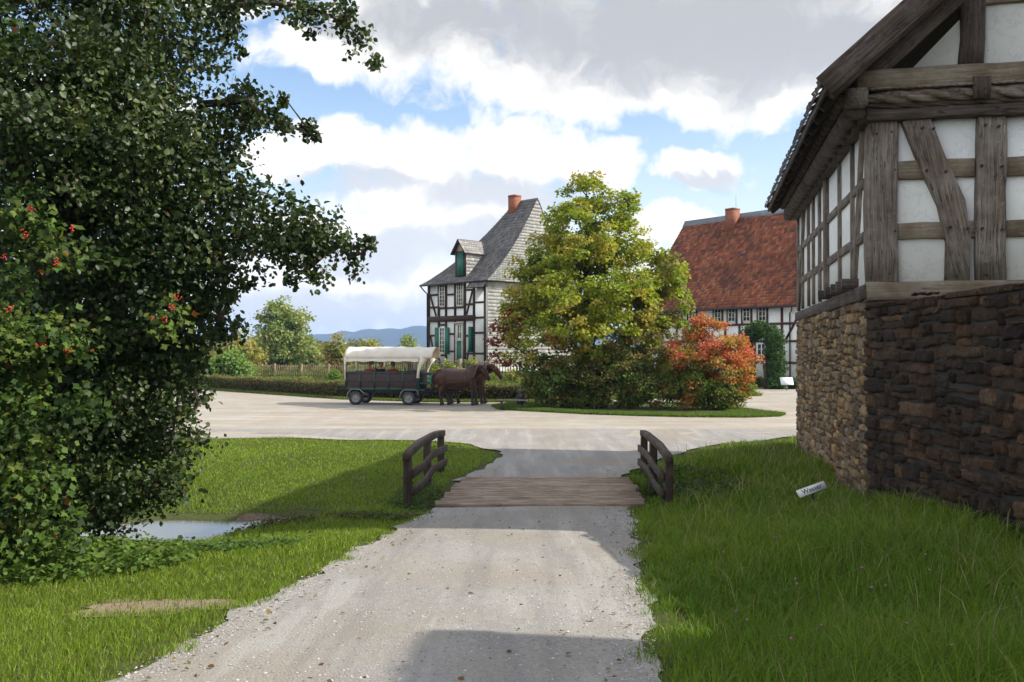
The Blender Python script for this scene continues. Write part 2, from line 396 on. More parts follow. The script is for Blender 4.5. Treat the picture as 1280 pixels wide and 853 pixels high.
# bare soil patch in the lawn, stream water
def patch(name, cx, cyy, rx, ry, mat, dz, seed, kind='structure', flat=None, n=48):
    t = np.linspace(0, 2*math.pi, n, endpoint=False); r = np.linspace(0, 1, 7)
    w = 1+.16*np.sin(3*t+seed)+.10*np.sin(5*t+2*seed)+.06*np.sin(9*t+seed)
    X = cx+np.outer(r, rx*w*np.cos(t)); Y = cyy+np.outer(r, ry*w*np.sin(t))
    X = np.hstack([X, X[:, :1]]); Y = np.hstack([Y, Y[:, :1]])
    Z = gz(X, Y)+dz if flat is None else np.full_like(X, flat)
    return grid_obj(name, np.stack([X, Y, Z], -1), mat, kind)
patch('bare_soil', -3.1, 8.25, .80, .46, M_soil2, .012, 1.0)
patch('mud', -3.7, 15.9, 1.5, .55, M_soil, .015, 2.0); patch('mud', -3.4, 14.9, .8, .22, M_soil, .018, 4.0)
patch('mud', -4.4, 14.55, .35, .10, M_soil, None, 5.0, flat=WZ+.012) if False else None
def mat_water():
    m, n, out = new_mat('water')
    tc = n.node('ShaderNodeTexCoord').outputs['Object']
    bp = n.node('ShaderNodeBump', ins={'Strength': .12, 'Distance': .02, 'Height': n.noise(n.v('MULTIPLY', tc, (1, 2.5, 1)), 5, 3)})
    bs = n.node('ShaderNodeBsdfPrincipled', ins={'Base Color': (.06, .05, .035, 1), 'Roughness': .12, 'Specular IOR Level': 1.0, 'Normal': bp.outputs[0]})
    n.l.new(bs.outputs[0], out.inputs[0]); return m
WZ = -2.955+E
xs2 = np.linspace(-12, 3.5, 60); cyl = np.interp(xs2, [-12, -5, -2.5, 0, 6], [14.0, 15.1, 16.8, 18.3, 18.6])
grid_obj('water', np.stack([np.stack([xs2, cyl+o, np.full_like(xs2, WZ)], -1) for o in (-1.3, -.6, 0, .6, 1.3)], 1), mat_water(), 'structure')

# hills on the horizon
def hills():
    pr = np.array([(-400, 428), (100, 427), (250, 425), (312, 424), (330, 420), (395, 419), (430, 414), (440, 416), (480, 411), (535, 409), (600, 407), (700, 411), (820, 418), (950, 424), (1200, 427), (1700, 430)])
    px = np.linspace(-400, 1700, 420); rows = []
    for j, (D, k) in enumerate([(3000, 0), (3200, .45), (3400, .8), (3600, 1.0), (3900, 1.0), (4300, .6), (4700, 0)]):
        hgt = (437-np.interp(px, pr[:, 0], pr[:, 1]))/F*3600*k*1.02
        hgt = hgt*(1+.05*np.sin(px*.08+j)+.03*np.sin(px*.21+2*j))+(1.5*rng.random(len(px))*(k > 0))
        rows.append(np.stack([(px-640)/F*D, np.full_like(px, D), hgt-.5+E*k], -1))
    mh = mat_simple('forest_hill', (.022, .036, .03), .95, .4, .01, .6, .05, bdist=4)
    grid_obj('hills', np.stack(rows, 1), mh, 'structure')
hills()

# ------------------------------------------------------------------ haze
def haze():
    mb = MB(); mb.box(-6500, 6500, -700, 7600, -2.2, 140)
    m, n, out = new_mat('haze')
    vp = n.node('ShaderNodeVolumePrincipled', ins={'Color': (.42, .62, 1.0, 1), 'Density': HAZE, 'Anisotropy': .0})
    n.l.new(vp.outputs[0], out.inputs['Volume'])
    mb.build('haze', m, None, kind='stuff')
HAZE = 0.00017
haze()

# ------------------------------------------------------------------ beams and tiles
def beam(name, p, w, d, nrm, mat, parent, jit=0.0, seg=.35, bevel=.0, ws=None):
    """p: polyline of world points; w across in the wall plane, d along the wall normal (centred on the line)"""
    p = [Vector(q) for q in p]; nrm = Vector(nrm).normalized()
    ax = (p[-1]-p[0]).normalized(); nz = (nrm-ax*nrm.dot(ax)).normalized(); ay = nz.cross(ax)
    M = Matrix((ax, ay, nz)).transposed()
    pl = [M.transposed() @ (q-p[0]) for q in p]
    xs = [0.0]; rings = []
    for i in range(len(pl)-1):
        k = max(1, int((pl[i+1]-pl[i]).length/seg)) if jit else 1
        for j in range(k+(i == len(pl)-2)): rings.append((pl[i].lerp(pl[i+1], j/k), (i+j/k)/(len(pl)-1)))
    rr = random.Random(hash((round(p[0].x, 2), round(p[0].z, 2), round(p[-1].x, 2))))
    c = min(w, d)*.10
    prof = [(-w/2+c, -d/2), (w/2-c, -d/2), (w/2, -d/2+c), (w/2, d/2-c), (w/2-c, d/2), (-w/2+c, d/2), (-w/2, d/2-c), (-w/2, -d/2+c)] if jit else [(-w/2, -d/2), (w/2, -d/2), (w/2, d/2), (-w/2, d/2)]
    n = len(prof); V = []
    for q, t in rings:
        sc = 1 if ws is None else ws(t); jy, jz = rr.uniform(-jit, jit), rr.uniform(-jit, jit)*.4; e = rr.uniform(-jit, jit)
        for (a, b) in prof: V.append(Vector((q.x, q.y+a*sc+jy+(e if a > 0 else -e)*.5+rr.uniform(-jit, jit)*.2, q.z+b+jz)))
    m = len(rings)
    Fs = [(i*n+k, i*n+(k+1) % n, (i+1)*n+(k+1) % n, (i+1)*n+k) for i in range(m-1) for k in range(n)]
    Fs += [tuple(range(n))[::-1], tuple(range((m-1)*n, m*n))]
    me = np_mesh(name, np.array([tuple(v) for v in V]), [i for f in Fs for i in f], [len(f) for f in Fs])
    bm = bmesh.new(); bm.from_mesh(me); bmesh.ops.recalc_face_normals(bm, faces=bm.faces); bm.to_mesh(me); bm.free()
    me.materials.append(mat)
    o = bpy.data.objects.new(name, me); COL.objects.link(o)
    o.rotation_euler = M.to_euler(); o.location = p[0]
    if parent is not None: o.parent = parent; o.location = p[0]-wloc(parent)
    return o
def tiles(name, Sf, nu, nv, cols, mat, parent, lift=.03, gap=.06, seed=1, over=.15, shade=.25, nref=(0, 0, 1)):
    """tiles laid on the patch Sf(u,v)->point, v from eave to ridge"""
    r = np.random.default_rng(seed); V = []; C = []; cols = np.array(cols)
    us = np.linspace(0, 1, nu+1)
    for j in range(nv):
        v0, v1 = j/nv, min(1, (j+1+over)/nv); off = (.5 if j % 2 else 0)/nu
        for i in range(-1 if j % 2 else 0, nu):
            a, b = max(0, us[max(i, 0)]+off if i >= 0 else 0), min(1, (i+1)/nu+off)
            if b <= a: continue
            g = (b-a)*gap*.5
            p00, p10, p11, p01 = Sf(a+g, v0), Sf(b-g, v0), Sf(b-g, v1), Sf(a+g, v1)
            nr = np.cross(p10-p00, p01-p00); ln = np.linalg.norm(nr)
            if ln < 1e-9: nr = np.cross(p10-p00, p11-p10); ln = np.linalg.norm(nr)+1e-9
            nr = nr/ln
            if float(np.dot(nr, nref)) < 0: nr = -nr
            k = r.uniform(.5, 1.5)*lift; t1, t2 = r.uniform(-.25, .25)*lift, r.uniform(-.25, .25)*lift
            lo = [p00+nr*(k+t1), p10+nr*(k+t2), p11+nr*.1*lift, p01+nr*.1*lift]
            V += lo+[p00-nr*.01, p10-nr*.01]
            c = cols[r.integers(len(cols))]*(1+r.uniform(-shade, shade)); C += [c]*6
    n = len(V)//6; b = (np.arange(n)*6)[:, None]
    L = np.concatenate([b+np.array([0, 1, 2, 3]), b+np.array([0, 4, 5, 1])], 1).ravel()
    me = np_mesh(name, np.array(V), L, np.full(2*n, 4), np.array(C))
    return link(name, me, mat, parent)
def bilin(a, b, c, d):     # eave left, eave right, ridge right, ridge left
    a, b, c, d = [np.array(q, float) for q in (a, b, c, d)]
    return lambda u, v: (a*(1-u)+b*u)*(1-v)+(d*(1-u)+c*u)*v
def slab(name, quad, thick, mat, parent):
    q = [Vector(x) for x in quad]; n = (q[1]-q[0]).cross(q[3]-q[0]).normalized()
    if n.z < 0: n = -n
    mb = MB(); V = q+[x-n*thick for x in q]
    mb.add(V, [(0, 1, 2, 3), (4, 7, 6, 5), (0, 4, 5, 1), (1, 5, 6, 2), (2, 6, 7, 3), (3, 7, 4, 0)]); return mb.build(name, mat, parent)
def stone_wall(name, Sf, nrm, L, H, mat, mort, parent, cols, seed=1, hmean=.17, wmean=.30, bulge=.04, cornerless=True):
    """coursed rubble: Sf(u metres, z metres)->point; nrm outward; one mesh, plus mortar backing child"""
    r = np.random.default_rng(seed); V = []; C = []; Fc = []
    nrm = np.array(nrm, float); cols = np.array(cols); z = 0; j0 = lambda s: r.uniform(-s, s)
    while z < H-.02:
        h = min(r.uniform(.6, 1.5)*hmean, H-z)
        if H-z-h < .06: h = H-z
        u = 0
        while u < L-.01:
            w = r.uniform(.45, 1.7)*wmean*(1+.7*(r.random() < .18))
            if L-u-w < .12: w = L-u
            sub = [(z, z+h)]
            if h > hmean*1.15 and r.random() < .35: m_ = z+h*r.uniform(.4, .6); sub = [(z, m_), (m_, z+h)]
            for (za, zb) in sub:
                g = .006+r.uniform(0, .007); gt = min(.03, (zb-za)*.25)
                b = bulge*r.uniform(.1, 1.2); nx, ny = 7, 5; tilt = (j0(.03), j0(.03))
                j = lambda s=.012: r.uniform(-s, s)
                base = len(V); cc = cols[r.integers(len(cols))]*r.uniform(.65, 1.4)
                dzs = [j(.03) for _ in range(4)]; hsh = r.uniform(0, 6.28); e1, e2 = min(.3, .022/w), min(.3, .02/(zb-za)); GU = [0, e1, .25, .42, .6, .78, 1-e1, 1]; GV = [0, e2, .34, .66, 1-e2, 1]
                for yy in range(ny+1):
                    for xx in range(nx+1):
                        fu, fv = xx/nx, yy/ny
                        rim = min(fu, 1-fu) < .01 or min(fv, 1-fv) < .01
                        cor = (min(fu, 1-fu) < .01) and (min(fv, 1-fv) < .01)
                        gu, gv2 = GU[xx], GV[yy]; ph = .012*math.sin(7*gu+hsh)+.010*math.sin(13*gv2+hsh); uu = u+g+(w-2*g)*gu+ph*.6+j(.004)
                        vv = za+g+(zb-za-2*g)*gv2+(dzs[0]*(1-gu)+dzs[1]*gu)*.5+.010*math.sin(9*gu+hsh)+j(.003)+.035*math.sin(u*1.9+za*2.3+seed)+.02*math.sin(u*4.7+za*5)
                        if cor: uu += (.014 if fu < .5 else -.014); vv += (.012 if fv < .5 else -.012)
                        o = (-.025 if rim else b+j(.016)+tilt[0]*(fu-.5)+tilt[1]*(fv-.5))
                        V.append(Sf(uu, vv)+nrm*o); C.append(cc*(1+j(.10)))
                for yy in range(ny):
                    for xx in range(nx):
                        a = base+yy*(nx+1)+xx; Fc.append((a, a+1, a+nx+2, a+nx+1))
            u += w
        z += h
    me = np_mesh(name, np.array(V), np.array(Fc).ravel(), np.full(len(Fc), 4), np.array(C))
    o = link(name, me, mat, parent, False)
    return o

# ------------------------------------------------------------------ the near half-timbered building on its stone base
CX, CY = 5.31, 14.0
sv = np.array([.199, .980, 0]); sv /= np.linalg.norm(sv)      # along the long side
gv = np.array([.980, -.199, 0]); gv /= np.linalg.norm(gv)     # along the gable
UPV = np.array([0, 0, 1.])
def bp_(s, g, z, out=0.0, og=0.0):       # s along side, g along gable, z relative to the eye
    q = np.array([CX, CY, E+z])+sv*s+gv*g; return q-gv*out-sv*og
LB, WB = 10.5, 8.0
barn = thing('timber_framed_house', (CX+.5, CY+.5, E-2.4), 'grey weathered timber framed house on a high stone base, nearest on the right', 'house')
def prism_wall(name, pts, thick_vec, mat, parent):
    a = [Vector(p) for p in pts]; t = Vector(thick_vec); n = len(a); mb = MB()
    mb.add(a+[p+t for p in a], [tuple(range(n)), tuple(range(n, 2*n))[::-1]]+[(i, (i+1) % n, n+(i+1) % n, n+i) for i in range(n)])
    return mb.build(name, mat, parent)
# plaster infill walls
prism_wall('wall', [bp_(.02, .03, .72), bp_(LB, .03, .72), bp_(LB, .03, 3.45), bp_(.02, .03, 3.45)], gv*.25, M_plaster, barn)
prism_wall('wall', [bp_(.03, .3, .72), bp_(.03, WB-.3, .72), bp_(.03, WB-.3, 3.45), bp_(.03, .3, 3.45)], sv*.25, M_plaster, barn)
prism_wall('wall', [bp_(LB, .3, .72), bp_(LB, WB-.3, .72), bp_(LB, WB-.3, 3.45), bp_(LB, .3, 3.45)], -sv*.2, M_plaster, barn)
prism_wall('wall', [bp_(.02, WB, .72), bp_(LB, WB, .72), bp_(LB, WB, 3.45), bp_(.02, WB, 3.45)], -gv*.25, M_plaster, barn)
RZ = 7.95; OV = .68; EZ = 3.80; TAN = (RZ-EZ)/(WB/2+OV)
prism_wall('gable_wall', [bp_(-.12, .1, 3.60), bp_(-.12, WB-.1, 3.60), bp_(-.12, WB/2, RZ-.30)], sv*.2, M_plaster, barn)
prism_wall('gable_wall', [bp_(LB-.02, .1, 3.60), bp_(LB-.02, WB-.1, 3.60), bp_(LB-.02, WB/2, RZ-.30)], -sv*.2, M_plaster, barn)
# side (long wall) timbers
N1 = -gv
def sb(name, pts, w, mat=M_oak, d=.12, out=-.03, **k):
    return beam(name, [bp_(s, 0, z, out) for s, z in pts], w, d, N1, mat, barn, jit=.006, **k)
for s in (1.43, 2.9, 4.66, 5.83, 6.98, 7.95, 9.28, 10.38): sb('post', [(s, 1.0), (s+random.uniform(-.05, .05), 3.36)], .14 if s != 4.66 else .24, out=-.03 if s != 4.66 else .0)
for z, w in ((2.55, .17), (1.72, .18)):
    ss = [.35, 1.34, 1.52, 2.81, 2.99, 4.54, 4.78, 5.74, 5.92, 6.9, 7.06, 7.87, 8.03, 9.2, 9.36, 10.3]
    for a, b in zip(ss[::2], ss[1::2]): sb('rail', [(a, z), (b, z)], w-.03, out=-.035)
sb('brace', [(.40, 3.36), (.72, 2.4), (1.25, 1.0)], .13, d=.12, out=-.02)
sb('brace', [(8.9, 3.36), (10.2, 1.0)], .12, d=.12, out=-.02)
sb('sill_beam', [(0.0, .86), (LB, .84)], .22, M_oakd, d=.2, out=-.03)
sb('wall_plate', [(-.1, 3.47), (LB+.1, 3.47)], .22, M_oakd, d=.3, out=.0)
for s in (1.1, 1.75, 2.4, 3.2, 4.2): beam('joist_end', [bp_(s, .2, 1.05), bp_(s, -.22, 1.05)], .17, .17, (0, 0, 1), M_oakd, barn, jit=.004)
# gable timbers
N2 = -sv
def gb(name, pts, w, mat=M_oak, d=.16, out=.0, **k):
    return beam(name, [bp_(0, g, z, 0, out) for g, z in pts], w, d, N2, mat, barn, jit=.010, **k)
gb('corner_post', [(.205, 1.0), (.20, 2.2), (.215, 3.38)], .43, d=.34, out=-.10)
gb('brace', [(.66, 3.40), (.90, 2.75), (1.15, 2.15), (1.24, 1.6), (1.22, .96)], .37, d=.15, out=.03, ws=lambda t: 1.02 if t < .6 else .9)
gb('post', [(1.685, .98), (1.69, 2.3), (1.70, 3.38)], .40, d=.2, out=.0)
gb('post', [(3.4, .98), (3.4, 3.38)], .34); gb('post', [(5.0, .98), (5.0, 3.38)], .34); gb('post', [(7.8, .98), (7.8, 3.38)], .4)
for z, w in ((2.65, .27), (1.745, .24)):
    for a, b in ((.43, 1.48), (1.89, 3.23), (3.57, 4.83), (5.17, 7.6)): gb('rail', [(a, z), (b, z+.01)], w, M_oakl, d=.12, out=-.01)
gb('sill_beam', [(-.02, .86), (1.9, .855), (WB, .86)], .27, M_oakl, d=.34, out=-.02)
gb('wall_plate', [(-.03, 3.47), (WB, 3.47)], .17, M_oakd, d=.28, out=.03)
gb('tie_beam', [(-.18, 3.94), (WB/2, 3.95), (WB+.1, 3.94)], .29, M_oakl, d=.34, out=.17)
gb('jetty_beam', [(-.05, 3.68), (WB, 3.68)], .22, M_oakd, d=.26, out=.06)
# twisted rope moulding carved under the jetty
def rope(name, p0, p1, r0, lobes, pitch, mat, parent, tap=0, chev=False):
    p0, p1 = Vector(p0), Vector(p1); ax = (p1-p0); L = ax.length; ax.normalize(); a = Vector((0, 0, 1)); a = (a-ax*a.dot(ax)).normalized(); b = ax.cross(a)
    nt, nk = int(L/.022), 20; V = []
    for i in range(nt+1):
        t = L*i/nt; q = min(1, t/.25, (L-t)/.25) if tap else 1; q = .55+.45*q
        for k in range(nk):
            f = 2*math.pi*k/nk
            ph = (abs(math.sin(f/1.0))*2.2 if chev else lobes*f)-2*math.pi*t/pitch
            r = r0*q*(1-.38*(.5+.5*math.cos(ph))**2.5)
            V.append(p0+ax*t+(a*math.cos(f)+b*math.sin(f))*r)
    mb = MB(); mb.add(V, [(i*nk+k, i*nk+(k+1) % nk, (i+1)*nk+(k+1) % nk, (i+1)*nk+k) for i in range(nt) for k in range(nk)]+[tuple(range(nk)), tuple(range(nt*nk, (nt+1)*nk))])
    return mb.build(name, mat, parent, True)
for g_, z_ in ((.12, 3.2), (.33, 3.22), (.38, 2.66), (.38, 1.75), (.30, 1.12), (.80, 2.62), (1.07, 2.60), (1.12, 1.78), (1.36, 1.76), (1.55, 2.66), (1.82, 2.64), (1.55, 1.75), (1.82, 1.73), (1.6, 3.25), (1.78, 3.22), (.75, 3.25), (.9, 3.23), (1.2, 1.08), (1.6, 1.08)):
    mb = MB(); q_ = bp_(0, g_, z_, 0, .02 if g_ < .45 else .11); mb.tube([q_+sv*.10, q_-sv*.055], .019, 8); mb.build('peg', M_oakd, barn)
rope('rope_moulding', bp_(0, -.02, 3.70, 0, .22), bp_(0, WB, 3.70, 0, .22), .105, 3, .42, M_oak, barn, tap=1)
rope('rope_moulding', bp_(0, -.02, 3.805, 0, .34), bp_(0, WB, 3.805, 0, .34), .026, 2, .11, M_oak, barn)
rope('rope_moulding', bp_(0, -.02, 3.595, 0, .16), bp_(0, WB, 3.595, 0, .16), .05, 3, .35, M_oakd, barn)
beam('bracket', [bp_(0, 1.50, 3.90, 0, .30), bp_(0, 1.50, 3.60, 0, .27)], .24, .16, N2, M_oakd, barn, jit=.004)
beam('bracket', [bp_(0, 4.9, 3.90, 0, .30), bp_(0, 4.9, 3.60, 0, .27)], .24, .16, N2, M_oakd, barn, jit=.004)
# carved plate below the eaves along the side
rope('carved_plate', bp_(-.15, 0, 3.52, .20), bp_(LB+.1, 0, 3.52, .20), .17, 0, .55, M_oakd, barn, chev=True)
rope('carved_plate', bp_(-.15, 0, 3.74, .34), bp_(LB+.1, 0, 3.74, .34), .10, 0, .36, M_oakd, barn, chev=True)
beam('carved_boss', [bp_(0, -.20, 3.70, 0, .34), bp_(0, -.16, 3.70, 0, -.2)], .30, .26, (0, 0, 1), M_oak, barn, jit=.012)
# gable triangle timbers
def zr(g): return EZ+TAN*(OV+min(g, WB-g))
for g in (1.42, 2.9, 4.0, 5.1, 6.6): gb('gable_strut', [(g-.02, 4.09), (g+.03, min(zr(g)-.35, RZ-.6))], .33 if g < 2 else .3, M_oakd, d=.16, out=.14)
for z in (5.10, 6.25):
    g0 = (z-EZ)/TAN-OV+.28; gb('collar_beam', [(g0, z), (WB-g0, z)], .25, M_oak, d=.14, out=.12)
for s0, og in ((-.0, .16),):
    for m_ in (0, 1):
        f = (lambda g: g) if m_ == 0 else (lambda g: WB-g)
        beam('gable_rafter', [bp_(0, f(-.1), zr(-.1)-.38, 0, og), bp_(0, f(WB/2), RZ-.36, 0, og)], .24, .18, N2, M_oakd, barn, jit=.01)
        beam('verge_board', [bp_(0, f(-OV-.05), EZ-.10, 0, .98), bp_(0, f(WB/2), RZ-.07, 0, .98)], .33, .05, N2, M_oakd, barn, jit=.006)
        beam('verge_board', [bp_(LB, f(-OV), EZ-.10, 0, -.45), bp_(LB, f(WB/2), RZ-.07, 0, -.45)], .30, .05, N2, M_oakd, barn, jit=.006)
        beam('verge_beam', [bp_(0, f(-OV+.05), EZ-.16, 0, .80), bp_(0, f(WB/2), RZ-.20, 0, .80)], .16, .22, N2, M_oakd, barn, jit=.006)
tcol = [(.07, .04, .032), (.085, .045, .035), (.055, .04, .034), (.065, .05, .04)]
for m_ in (0, 1):
    f = (lambda g: g) if m_ == 0 else (lambda g: WB-g)
    q = [bp_(-.97, f(-OV), EZ), bp_(LB+.42, f(-OV), EZ), bp_(LB+.42, f(WB/2), RZ), bp_(-.97, f(WB/2), RZ)]
    slab('roof', q, .05, M_oakd, barn)
    q2 = [bp_(-1.0, f(-OV-.09), EZ-.055), bp_(LB+.45, f(-OV-.09), EZ-.055), bp_(LB+.45, f(WB/2), RZ+.02), bp_(-1.0, f(WB/2), RZ+.02)]
    tiles('roof_tiles', bilin(*q2), 58, 22, tcol, M_tile, barn, lift=.05, seed=4+m_)
for k in range(15):
    s = -.7+k*.8; beam('rafter_tail', [bp_(s, .35, EZ+TAN*(OV+.35)-.17), bp_(s, -OV+.03, EZ-.14)], .11, .14, (0, 0, 1), M_oakd, barn, jit=.003)
beam('eaves_board', [bp_(-.95, -OV-.02, EZ-.09), bp_(LB+.4, -OV-.02, EZ-.09)], .04, .14, (0, 0, 1), M_oakd, barn, jit=.006)
# stone base (side face) as part of the house
SIDEC = [(.24, .17, .10), (.30, .22, .135), (.18, .13, .085), (.25, .20, .145), (.36, .24, .13), (.14, .11, .08)]
stone_wall('stone_base', lambda u, z: bp_(u, .0, -3.1+z, .02), -gv, LB+.05, 3.84, M_stone, M_mortar, barn, SIDEC, seed=3, hmean=.15, wmean=.25, bulge=.03)
mb = MB(); mb.box(.035, LB-.02, .03, 1.0, 0, 3.83, Matrix(((sv[0], gv[0], 0, CX), (sv[1], gv[1], 0, CY), (0, 0, 1, E-3.1), (0, 0, 0, 1)))); mb.build('stone_base_core', M_mortar, barn)
stone_wall('stone_base', lambda u, z: bp_(LB, u, -3.1+z, 0, -.02), sv, WB, 3.84, M_stone, M_mortar, barn, SIDEC, seed=9)
mb = MB(); mb.box(LB-.4, LB-.01, .1, WB, 0, 3.83, Matrix(((sv[0], gv[0], 0, CX), (sv[1], gv[1], 0, CY), (0, 0, 1, E-3.1), (0, 0, 0, 1)))); mb.build('stone_base_core', M_mortar, barn)

# dark retaining wall running towards the camera from the house corner
A = np.array([5.29, 14.02, 0]); Bv = np.array([5.02, -4.0, 0]); dv = Bv-A; LW = np.linalg.norm(dv); dv /= LW
wn = np.array([dv[1], -dv[0], 0]);  wn = wn if wn[0] < 0 else -wn
rw = thing('stone_wall', (5.3, 9, 0), 'high dark brown rubble stone retaining wall beside the grass', 'wall')
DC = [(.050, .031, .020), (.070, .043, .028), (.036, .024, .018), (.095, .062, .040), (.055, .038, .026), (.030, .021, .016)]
Sw = lambda u, z: np.array([A[0], A[1], E-3.05])+dv*u+UPV*z-wn*0.0
stone_wall('wall_face', Sw, wn, LW, 3.74, M_stone, M_mortard, rw, DC, seed=21, hmean=.155, wmean=.31, bulge=.035)
Mx = Matrix(((dv[0], -wn[0], 0, A[0]), (dv[1], -wn[1], 0, A[1]), (0, 0, 1, E-3.05), (0, 0, 0, 1)))
mb = MB(); mb.box(.0, LW, .015, .5, 0, 3.655, Mx); mb.build('wall_core', M_mortard, rw)
mb = MB(); u = 0
while u < LW-.1:
    w = random.uniform(.35, .8); w = min(w, LW-u)
    mb.box(u+.01, u+w-.01, -.02+random.uniform(-.02, .02), .52, 3.66, 3.70+random.uniform(.0, .04), Mx, c=random.choice(DC)); u += w
mb.build('coping', M_stone, rw, bevel=.012)
# raised yard behind the wall
xs3 = np.array([5.5, 8, 14, 30, 60]); ys3 = np.array([-20, -10, 0, 6, 10, 13.6])
XX, YY = np.meshgrid(xs3, ys3, indexing='ij')
grid_obj('terrace_ground', np.stack([XX+.0*YY, YY, np.full_like(XX, E+.45)], -1), M_ground, 'structure')

# farm building beside the camera, outside the picture, whose shadow crosses the track
ob = thing('farm_building', (9, 0, E+.45), 'white plastered farm building with tiled roof beside the camera, outside the picture', 'building')
mb = MB(); mb.box(7.6, 13.6, -9.4, 6.0, E+.46, E+3.7); mb.build('wall', M_plaster, ob)
prism_wall('gable_wall', [(7.6, 6.0, E+3.7), (13.6, 6.0, E+3.7), (10.6, 6.0, E+6.3)], (0, -.2, 0), M_plaster, ob)
for sx in (0, 1):
    f = (lambda x: x) if sx == 0 else (lambda x: 21.2-x)
    q = [(f(7.2), -9.8, E+3.58), (f(7.2), 6.12, E+3.58), (f(10.6), 6.12, E+6.39), (f(10.6), -9.8, E+6.39)]
    slab('roof', q, .12, M_oakd, ob); tiles('roof_tiles', bilin(*q), 60, 16, tcol, M_tile, ob, seed=12+sx)
for yy in (-7.6, -5, -2.4, .2, 2.8, 5.4): beam('post', [(7.58, yy-.4, E+.5), (7.58, yy-.4, E+3.6)], .22, .14, (-1, 0, 0), M_oakd, ob)
for zz in (.6, 2.1, 3.5): beam('rail', [(7.57, -9.3, E+zz), (7.57, 5.9, E+zz)], .2, .14, (-1, 0, 0), M_oakd, ob)

a_ = -.15; c_ = Vector((7.2, 6.12, 0)); l_ = Vector(ob.location); d_ = Matrix.Rotation(a_, 3, 'Z') @ (l_-Vector((c_.x, c_.y, l_.z)))
ob.location = (c_.x+d_.x, c_.y+d_.y, l_.z); ob.rotation_euler.z = a_
# ------------------------------------------------------------------ window helper
def window(parent, O, ud, nrm, w, h, nx, ny, name='window', fw=.07, shutters=False, fm=None):
    """O: bottom centre on the wall face"""
    O, ud, nrm = np.array(O), np.array(ud), np.array(nrm)
    M = Matrix(((ud[0], nrm[0], 0, O[0]), (ud[1], nrm[1], 0, O[1]), (0, 0, 1, O[2]), (0, 0, 0, 1)))
    mb = MB(); f = fw
    mb.box(-w/2, -w/2+f, .0, .09, 0, h, M); mb.box(w/2-f, w/2, .0, .09, 0, h, M)
    mb.box(-w/2+f, w/2-f, .0, .09, 0, f, M); mb.box(-w/2+f, w/2-f, .0, .09, h-f, h, M)
    for i in range(1, nx): x = -w/2+w*i/nx; mb.box(x-.025, x+.025, .012, .075, f, h-f, M)
    for i in range(1, ny): z = h*i/ny; mb.box(-w/2+f, w/2-f, .014, .065, z-.02, z+.02, M)
    o = mb.build(name, fm or M_wframe, parent)
    g = MB(); g.box(-w/2+f, w/2-f, .02, .03, f, h-f, M); g.build('pane', M_glass, o)
    return o

# ------------------------------------------------------------------ slate roofed house
HA = np.array([-6.4, 72.0, 0]); HB = np.array([-1.84, 67.3, 0]); fd = HB-HA; HL = np.linalg.norm(fd); fd /= HL
fn = np.array([fd[1], -fd[0], 0]); fn = fn if fn[1] < 0 else -fn
HD = 9.4
def hp(u, z, out=0, dep=0): return HA+fd*u+fn*(out-dep)+np.array([0, 0, E+z])
sh = thing('slate_roofed_house', tuple(hp(3, -1.7, 0, 4)), 'tall white and brown half timbered house with steep grey slate roof', 'house')
prism_wall('wall', [hp(0, -1.3), hp(HL, -1.3), hp(HL, 5.1), hp(0, 5.1)], -fn*.3, M_white, sh)
prism_wall('wall', [hp(0, -1.3, 0, .3), hp(0, -1.3, 0, HD), hp(0, 5.1, 0, HD), hp(0, 5.1, 0, .3)], fd*.3, M_white, sh)
prism_wall('wall', [hp(.3, -1.3, 0, HD), hp(HL, -1.3, 0, HD), hp(HL, 5.1, 0, HD), hp(.3, 5.1, 0, HD)], fn*.3, M_white, sh)
prism_wall('plinth', [hp(-.05, -2.3, .05), hp(HL+.07, -2.3, .05), hp(HL+.07, -1.3, .05), hp(-.05, -1.3, .05)], -fn*9.5, mat_simple('plinth', (.55, .53, .48), .9, .2, 3), sh)
def hb(name, pts, w, d=.12, out=.03): return beam(name, [hp(u, z, out) for u, z in pts], w, d, fn, M_brown, sh)
PU = [.07, 1.27, 2.12, 3.17, 4.27, 5.27]
for u in PU: hb('post', [(u, 2.5), (u, 4.95)], .19); hb('post', [(u, -1.25), (u, 2.08)], .17)
hb('post', [(6.45, -1.25), (6.45, 4.7)], .16)
hb('floor_beam', [(-.02, 2.29), (5.4, 2.29)], .42, .22, .06)
hb('wall_plate', [(-.02, 5.0), (5.4, 5.0)], .2, .16, .04); hb('sill_beam', [(0, -1.25), (HL, -1.25)], .2, .16, .04)
for (a, b, zs) in ((.16, 1.18, (4.15, 3.2)), (1.36, 2.03, (3.1,)), (2.21, 3.08, (4.1, 3.1)), (3.26, 4.18, (3.1,)), (4.36, 5.18, (4.35, 3.3)), (5.36, 6.38, (3.4, 2.3, 4.72))):
    for z in zs: hb('rail', [(a, z), (b, z)], .14)
for (a, b, zs) in ((.16, 1.18, (1.05, -.2)), (1.36, 2.03, (-.45, 1.85)), (2.21, 3.08, (1.15, -.15)), (4.36, 5.18, (1.0, -.3)), (5.36, 6.38, (1.2, -.3))):
    for z in zs: hb('rail', [(a, z), (b, z)], .14)
for pts in (((.2, 4.2), (.95, 2.55)), ((5.1, 4.3), (4.45, 2.55)), ((.25, 1.0), (.95, -1.1)), ((5.15, 1.6), (4.4, -1.1))): hb('brace', pts, .12, .1, .035)
window(sh, hp(1.69, 3.22, .02), fd, fn, .66, 1.72, 2, 6); window(sh, hp(3.72, 3.22, .02), fd, fn, .74, 1.72, 3, 6)
window(sh, hp(1.69, -.3, .02), fd, fn, .66, 1.95, 2, 6)
for u in (1.10, 2.30): 
    b = beam('shutter', [hp(u, -.35, .11), hp(u, 1.65, .11)], .42, .05, fn, M_green, sh)
